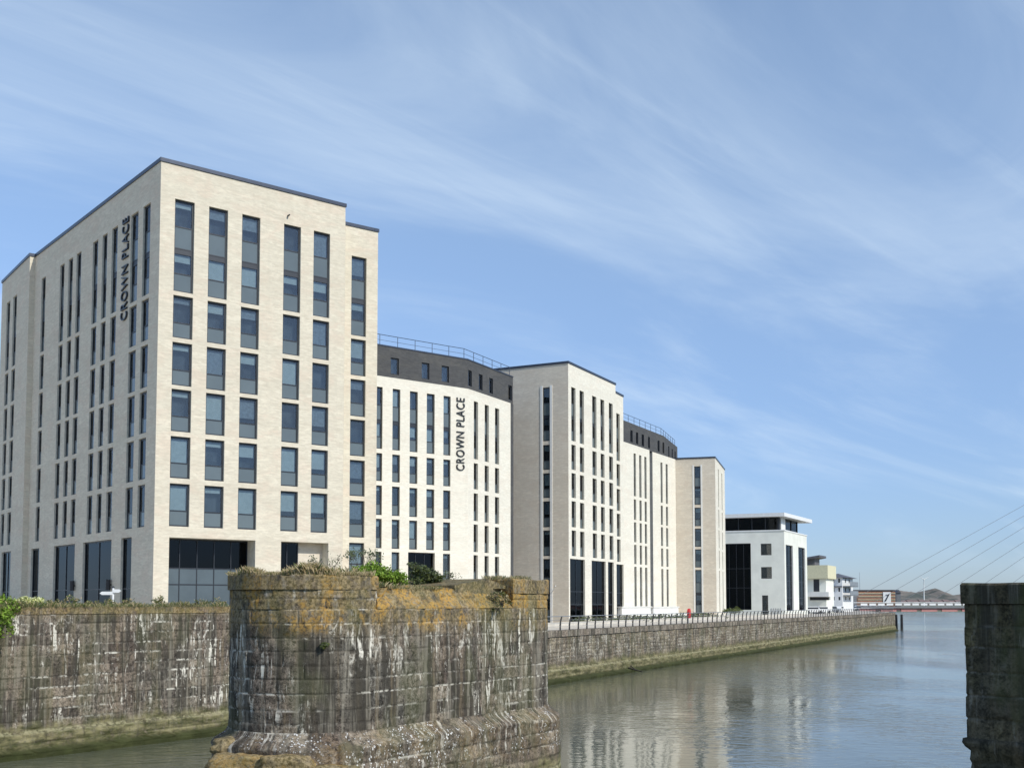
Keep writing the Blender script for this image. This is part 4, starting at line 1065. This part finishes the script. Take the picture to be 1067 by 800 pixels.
# raised kerb / bench wall along the promenade
fq = Facade(wp[2] + nq * 5.0, wp[3] + nq * 5.0, GROUND, 0)
mb = MB(); mb.obox(fq.A, fq.d, 4, 110, -.4, 0, GROUND, GROUND + .42); tag(mb.build('garden_wall', simple('cast_stone', (.55, .51, .44), .85, 0, .12, 1)), 'long low white wall behind the promenade railing', 'wall')

# ------------------------------------------------------------------ cycle stands and signpost
pts_ = [atY(x, 634, 186) for x in (804, 806.4, 808.8, 811.2, 813.6)]
g0 = None
for k, q in enumerate(pts_):
    if g0 is None:
        g0 = thing('bike_stand', 'steel hoop bike stand in the row below the office wall', 'bike stand', (q.x, q.y, GROUND), 'bike stands by the office')
        m_ = MB(); seq = [(0, 0, 0), (0, 0, .8), (0, .12, .98), (0, .3, 1.05), (0, .55, .98), (0, .7, .8), (0, .7, 0)]
        for a, b in zip(seq, seq[1:]): m_.tube([q.x + a[0], q.y + a[1], GROUND + a[2] * 1.15], [q.x + b[0] + .0, q.y + b[1], GROUND + b[2] * 1.15], .05)
        m_.build('hoop', M['steel'], g0)
    else: dup(g0, loc=(q.x, q.y, GROUND))
c = atY(117.4, 640, 57.0); sp = thing('fingerpost', 'slim pale direction signpost with two white arms, in front of the tower', 'signpost', (c.x, 57, GROUND))
mb = MB(); mb.tube((c.x, 57, GROUND), (c.x, 57, atY(117.4, 612, 57).z), .055, .05, 8); mb.build('pole', M['whitepaint'], sp)
mb = MB(); zz = atY(110, 617.8, 57).z; x0 = atY(104.5, 617, 57).x
def arm(xa, xb, zc, tip):
    m_ = MB(); y = 56.9; hh = .085; pts = [(xa, zc - hh), (xb, zc - hh), (xb, zc + hh), (xa, zc + hh)]
    s_ = 1 if tip > 0 else -1; pts = [(c.x + .0, zc - hh), (xb - s_ * .12, zc - hh), (xb, zc), (xb - s_ * .12, zc + hh), (c.x, zc + hh)]
    if s_ < 0: pts = pts[::-1]
    m_.poly([(a, y, b) for a, b in pts]); m_.poly([(a, y + .04, b) for a, b in pts][::-1])
    for i in range(5): m_.poly([(pts[i][0], y, pts[i][1]), (pts[i][0], y + .04, pts[i][1]), (pts[(i + 1) % 5][0], y + .04, pts[(i + 1) % 5][1]), (pts[(i + 1) % 5][0], y, pts[(i + 1) % 5][1])])
    return m_.build('sign_arm', M['whitepaint'], sp)
arm(c.x, x0, zz, -1); arm(c.x, atY(127, 615, 57).x, atY(122, 615.4, 57).z, 1)
mb = MB(); mb.tube((c.x, 57, atY(117, 612, 57).z), (c.x, 57, atY(117, 610.5, 57).z), .09, .03, 8); mb.build('finial', M['black'], sp)

# parked cars far along the quay
def car(x, y, rz, body_m, label, grp='cars parked beyond the office'):
    rt = thing('parked_car', label, 'car', (0, 0, 0), grp)
    m_ = MB(); prof = [(-2.1, .35), (2.1, .35), (2.15, .75), (1.3, .92), (.6, 1.4), (-1.2, 1.42), (-2.0, .95)]
    L_ = [(a, -.85, b) for a, b in prof]; R_ = [(a, .85, b) for a, b in prof]
    m_.poly(L_); m_.poly(R_[::-1])
    for i in range(len(prof)): j = (i + 1) % len(prof); m_.poly([L_[j], L_[i], R_[i], R_[j]])
    m_.build('body', body_m, rt)
    m_ = MB()
    for yy in (-.87, .86): m_.box(-1.5, .85, yy, yy + .01, .95, 1.3)
    m_.build('windows', M['frame'], rt)
    for sx_ in (-1.3, 1.3):
        for sy in (-.8, .8):
            w_ = MB(); w_.tube((sx_, sy - .1, .33), (sx_, sy + .1, .33), .33, .33, 12); w_.build('wheel', M['black'], rt)
    rt.location = (x, y, GROUND); rt.rotation_euler = (0, 0, rz)
for k, (px, Y, m_) in enumerate(((846.5, 214, M['whitepaint']), (856, 222, M['whitepaint']), (866, 236, M['steel']), (874, 243, M['whitepaint']))):
    q = atY(px, 634, Y); car(q.x, q.y, .2 + .3 * k, m_, ['white car parked just past the office corner', 'white car parked below the cream building', 'silver car parked between two white cars', 'white car parked in front of the white house'][k])
for k, (px, Y) in enumerate(((897, 309), (903, 310), (909, 310.5), (915, 311), (922, 312))):
    q = atY(px, 634, Y); car(q.x, q.y, 0, M['whitepaint'], 'white car in the row parked in front of the brown hall', 'cars parked in front of the hall') 

# ------------------------------------------------------------------ planting
def leafmat(name, c1, c2):
    t = NT(name); nz = t.noise(t.pos(), 7, 3, .6)
    col = t.mix(t.sm(nz, .35, .65), c1, c2)
    pr = t.pbsdf(col, .55, spec=.35)
    tl_ = t.n('ShaderNodeBsdfTranslucent'); t.put(tl_.inputs[0], col)
    mx = t.n('ShaderNodeMixShader'); mx.inputs[0].default_value = .3; t.put(mx.inputs[1], pr); t.put(mx.inputs[2], tl_.outputs[0])
    return t.out(mx.outputs[0])
LG = leafmat('bright_leaf', (.17, .30, .03), (.34, .48, .07)); LD = leafmat('olive_leaf', (.08, .11, .05), (.16, .18, .10))
LY = leafmat('variegated_leaf', (.72, .74, .28), (.86, .86, .52)); LB = leafmat('dry_grass', (.40, .31, .16), (.62, .50, .30)); LM = leafmat('moss_green', (.09, .12, .02), (.17, .2, .05))
LT = simple('twig_bark', (.10, .08, .06), .9)
def foliage(name, blobs, n, size, mats, parent, rg, stems=True, up=0.0):
    mb = MB(); tot = sum(b[3] * b[4] * b[5] for b in blobs)
    for bx, by, bz, rx, ry, rz in blobs:
        cl = [(Vector((rg.gauss(0, 1), rg.gauss(0, 1), rg.gauss(0, 1))).normalized() * rg.uniform(.45, 1.0)) for _ in range(14)]
        for _ in range(int(n * rx * ry * rz / tot)):
            c_ = rg.choice(cl); v = c_ + Vector((rg.gauss(0, .2), rg.gauss(0, .2), rg.gauss(0, .2)))
            p = Vector((bx + v.x * rx, by + v.y * ry, bz + v.z * rz)); s = size * rg.uniform(.6, 1.3)
            nrm = Vector((rg.gauss(0, 1), rg.gauss(0, 1), rg.gauss(0, 1) + .8)).normalized(); a = nrm.orthogonal().normalized(); a = Matrix.Rotation(rg.uniform(0, 6.28), 3, nrm) @ a; b = nrm.cross(a)
            mi = rg.randrange(len(mats))
            mb.poly([p - a * s, p + b * s * .42 + nrm * s * .12, p + a * s], mi); mb.poly([p - a * s, p + a * s, p - b * s * .42 + nrm * s * .12], mi)
    o = mb.build(name, mats, parent)
    if stems:
        ms = MB()
        for bx, by, bz, rx, ry, rz in blobs:
            for k in range(5):
                ms.tube((bx + rg.uniform(-.2, .2) * rx, by, bz - rz * 1.05), (bx + rg.uniform(-.7, .7) * rx, by + rg.uniform(-.5, .5) * ry, bz + rg.uniform(.1, .7) * rz), .018, .006, 4)
        ms.build('stems', LT, parent)
    return o
def bush(name, label, cat, blobs, n, size, mats, seed, group=None, stems=True):
    rg = random.Random(seed); b = blobs[0]
    r = thing(name, label, cat, (b[0], b[1], b[2] - b[5]), group)
    foliage('foliage', blobs, n, size, mats, r, rg, stems); return r
def pb_(px, py, Y, rpx, rpy, ry=None):
    c = atY(px, py, Y); k = Y / F; return (c.x, c.y, c.z, rpx * k, ry or rpx * k * .8, rpy * k)
bush('leafy_shrub', 'bright green shrub hanging over the quay wall at the left frame edge', 'shrub', [pb_(-6, 638, 43.0, 22, 15), pb_(1, 650, 41.6, 13, 14), pb_(8, 633, 43, 11, 8), pb_(-20, 640, 43, 20, 18)], 9000, .075, [LG, LG, LM], 1)
bush('variegated_shrub', 'low pale yellow shrub on the quay wall top, beside the bright green one', 'shrub', [pb_(30, 627, 44.2, 13, 5.5), pb_(22, 629, 44, 7, 4)], 3600, .06, [LY, LY, LY, LY, LM], 2)
bush('leafy_shrub', 'round bright green shrub growing on the foreground pier', 'shrub', [pb_(390, 601, 30.6, 26, 11), pb_(376, 599, 30.6, 13, 10), pb_(405, 600, 30.4, 16, 10), pb_(388, 593, 30.6, 13, 7), pb_(415, 605, 30.3, 10, 7)], 11000, .045, [LG, LG, LG, LM], 3)
bush('olive_shrub', 'grey-green ragged shrub on the pier, right of the bright green one', 'shrub', [pb_(440, 600, 32.5, 16, 11), pb_(434, 592, 32.5, 9, 7), pb_(452, 603, 32.5, 11, 7)], 4200, .045, [LD, LD, LM], 4)
bush('hanging_plant', 'dark green tuft sprouting from the sloping pier top near its right end', 'plant', [pb_(524, 625, 32.2, 8, 8, .2), pb_(515, 620, 32.2, 8, 4, .2), pb_(518, 633, 32.0, 5, 6, .15)], 520, .035, [LD, LM, LB], 5)
bush('wall_plant', 'small dark plant rooted in a joint halfway up the pier face', 'plant', [pb_(338, 672, 27.0, 5, 4, .12)], 200, .035, [LD, LM], 6)
# bare twiggy shrubs
def twigs(name, label, px, py, Y, wpx, hpx, seed, n=36, leaf=0, base_z=None):
    rg = random.Random(seed); c = atY(px, py, Y); k = Y / F; r = thing(name, label, 'shrub', tuple(c)); m_ = MB(); tips = []
    def grow_(p, d, L, rr_, lv):
        e = p + d * L; m_.tube(p, e, rr_, rr_ * .6, 4)
        if lv == 0: tips.append(e); return
        for _ in range(3): grow_(e, (d + Vector((rg.gauss(0, .42), rg.gauss(0, .42), rg.gauss(.05, .3)))).normalized(), L * .68, rr_ * .6, lv - 1)
    for _ in range(n // 6):
        grow_(c + Vector((rg.uniform(-.4, .4) * wpx * k, 0, 0)), Vector((rg.gauss(0, .35), rg.gauss(0, .3), 1)).normalized(), hpx * k * .42, .012, 3)
    m_.build('branches', LT, r)
    if leaf:
        m_ = MB()
        for _ in range(leaf):
            p = rg.choice(tips) + Vector((rg.gauss(0, .05), rg.gauss(0, .05), rg.gauss(0, .05))); a = Vector((rg.gauss(0, 1), rg.gauss(0, 1), rg.gauss(0, 1))).normalized() * .045; b = a.orthogonal().normalized() * .02
            m_.poly([p - a, p + b, p + a, p - b])
        m_.build('foliage', LD, r)
twigs('bare_shrub', 'twiggy nearly bare shrub behind the left cap of the pier', 338, 606, 31.5, 26, 26, 11, 36, 60)
twigs('bare_shrub', 'fine twiggy shrub rising behind the bright green shrub', 376, 600, 33.5, 22, 26, 12, 40, 260)
twigs('bare_shrub', 'thin grey shrub between the olive shrub and the ridge stone on the pier', 470, 610, 33.5, 14, 14, 13, 24, 60)
rg = random.Random(99)
wl_labels = ['on the quay wall top below the fingerpost', 'left of the fingerpost on the quay wall top', 'at the tower corner on the quay wall top', 'in front of the glazed ground floor on the quay wall top', 'just left of the pier on the quay wall top', 'beside the pale yellow shrub on the quay wall top', 'right of the fingerpost on the quay wall top', 'between the yellow shrub and the fingerpost']
for k, px in enumerate((112, 95, 165, 208, 228, 56, 132, 74)):
    Y = 43.2 + px / 225 * 8.6; hgt_ = rg.uniform(6, 11)
    bush('wild_plant', 'small straggly grey-green plant ' + wl_labels[k], 'plant', [pb_(px, 633 - hgt_ * .55, Y, rg.uniform(6, 10), hgt_ * .6, .35)], 260, .055, [LD, LM, LB][:3], 60 + k, 'wild plants along the quay wall top')
# hedge strips far along the promenade
bush('low_hedge', 'dark low hedge strip behind the railing below the end blocks', 'hedge', [(wp[2].lerp(wp[3], q).x + nq.x * 7.5, wp[2].lerp(wp[3], q).y + nq.y * 7.5, GROUND + .45, 2.6, 2.6, .38) for q in (.16, .2, .24, .28, .32, .36)], 2600, .14, [LD, LD], 7, None, False)
bush('young_shrub', 'small green shrub in front of the dark glazed bay of the office', 'shrub', [pb_(762, 636, 168, 9, 2.6), pb_(768, 634.5, 170, 4, 3)], 900, .16, [LD, LM], 8, None, False)
# grass on walls: nobody could count it
def blades(name, label, spots, n, h, mats, seed):
    rg = random.Random(seed); m_ = MB()
    for _ in range(n):
        a, b, w, z = rg.choice(spots); q = rg.random(); p = a.lerp(b, q) + Vector((rg.uniform(-w, w), rg.uniform(-w, w)))
        k = .35 + .95 * max(0, noise.noise(Vector((p.x * 1.1, p.y * 1.1, seed))) + .35); hh = h * k * rg.uniform(.5, 1.2)
        lean = Vector((rg.gauss(0, .35), rg.gauss(0, .35))) * hh; wd = Vector((rg.gauss(0, 1), rg.gauss(0, .4))).normalized() * .006; mi = rg.randrange(len(mats))
        m_.poly([(p.x - wd.x, p.y - wd.y, z), (p.x + wd.x, p.y + wd.y, z), (p.x + lean.x * .4, p.y + lean.y * .4, z + hh * .65), ], mi)
        m_.poly([(p.x + wd.x, p.y + wd.y, z), (p.x + lean.x, p.y + lean.y, z + hh), (p.x + lean.x * .4 - wd.x * .6, p.y + lean.y * .4, z + hh * .65)], mi)
    o = m_.build(name, mats); tag(o, label, 'grass', None, 'stuff'); return o
pa = arc(C1, -math.pi * .75, 0, 8)
sp1 = [(a * .97 + C1 * .03, b * .97 + C1 * .03, .12, .69) for a, b in zip(pa, pa[1:])] + [(C1 - n_ * 1.2, C1 + n_ * 1.5, .5, .69)]
blades('grass', 'dry straw grass fringe on the left cap of the foreground pier', sp1, 6500, .24, [LB, LB, LB, LM], 3)
sp2 = [(mid(.3) + n_ * 1.7, mid(3.2) + n_ * 1.7, .16, .38), (mid(T1) + n_ * 1.3, C2 + n_ * 1.6, .3, .70), (mid(.3) + n_ * .8, mid(5) + n_ * .8, .5, .38)]
blades('grass', 'short mossy grass along the middle and right cap of the pier', sp2, 5200, .17, [LB, LB, LM, LD], 4)
sp3 = [(wp[0] + dl * 3, wp[1], .15, -.17), (wp[1], mid1, .2, -.17), (wp[0] + nn * .6, wp[1] + nn * .6, .4, -.17)]
blades('grass', 'tufts of short grass along the top of the left quay wall', sp3, 8000, .24, [LB, LM, LD], 5)

# ------------------------------------------------------------------ world, sun, camera
wd = bpy.data.worlds.new('World'); SC.world = wd; wd.use_nodes = True
t = NT('', world=wd)
AZ = math.atan2(.77, -.638); EL = rad(38)
sky = t.n('ShaderNodeTexSky', sky_type='NISHITA', sun_disc=False, sun_elevation=EL, sun_rotation=AZ, altitude=50, air_density=1.0, dust_density=.25, ozone_density=3.0)
tc = t.n('ShaderNodeTexCoord').outputs['Generated']
sx = t.n('ShaderNodeSeparateXYZ'); t.put(sx.inputs[0], tc)
zc = t.math('MAXIMUM', sx.outputs[2], .0); dn_ = t.math('ADD', zc, .22)
cx = t.n('ShaderNodeCombineXYZ'); t.put(cx.inputs[0], t.math('DIVIDE', sx.outputs[0], dn_)); t.put(cx.inputs[1], t.math('DIVIDE', sx.outputs[1], dn_))
pv = cx.outputs[0]
rv = t.map(pv, (1, 1, 1), rot=(0, 0, rad(140)))
c1 = t.noise(t.map(rv, (.6, 1.5, 1), (3.7, 9.1, 0)), 1.0, 9, .56, 1.3)
c2 = t.noise(t.map(rv, (.35, .8, 1), (6.1, 1.2, 0)), 1.0, 4, .5, .4)
c3 = t.noise(t.map(rv, (1.2, 7.5, 1), (9, 15, 0)), 1.0, 8, .62, .8)
cl = t.math('ADD', t.math('MULTIPLY', t.sm(c1, .42, .72), .55), t.math('MULTIPLY', t.math('MULTIPLY', t.sm(c3, .46, .74), t.sm(c1, .4, .6)), .22))
cl = t.math('MULTIPLY', cl, t.sm(c2, .32, .56, .35, 1.15))
cl = t.math('MULTIPLY_ADD', cl, .85, .20)
skc = t.mix(1.0, sky.outputs[0], t.mix(t.sm(sx.outputs[2], -.12, .50), (.31, .41, .67), (1.0, 1.02, 1.02)), 'MULTIPLY')
mixd = t.mix(t.math('MULTIPLY', cl, .62), skc, (4.3, 5.1, 5.9))
bg = t.n('ShaderNodeBackground'); t.put(bg.inputs[0], mixd); bg.inputs[1].default_value = .15
ow = t.n('ShaderNodeOutputWorld'); t.t.links.new(bg.outputs[0], ow.inputs[0])

sd = Vector((.77 * math.cos(EL), -.638 * math.cos(EL), math.sin(EL))).normalized()
li = bpy.data.lights.new('sun', 'SUN'); li.energy = 3.15; li.angle = rad(.53); li.color = (1, .96, .875)
so = bpy.data.objects.new('sun', li); COL.objects.link(so); so.rotation_euler = (-sd).to_track_quat('-Z', 'Y').to_euler(); so.location = (40, -40, 60)

cam = bpy.data.cameras.new('camera'); co = bpy.data.objects.new('camera', cam); COL.objects.link(co)
co.location = (0, 0, 0); co.rotation_euler = (math.pi / 2 + TH, 0, 0)
cam.sensor_width = 36; cam.sensor_fit = 'HORIZONTAL'; cam.lens = 36 * F / W; cam.shift_x = 0; cam.shift_y = (PPY - H / 2) / W
cam.clip_start = .1; cam.clip_end = 12000
SC.camera = co
SC.view_settings.view_transform = 'Standard'; SC.view_settings.look = 'None'; SC.view_settings.gamma = 1; SC.view_settings.exposure = 0.23
SC.view_settings.use_curve_mapping = False
SC.cycles.use_denoising = True; SC.cycles.max_bounces = 6; SC.cycles.transparent_max_bounces = 8; SC.cycles.caustics_reflective = False; SC.cycles.caustics_refractive = False
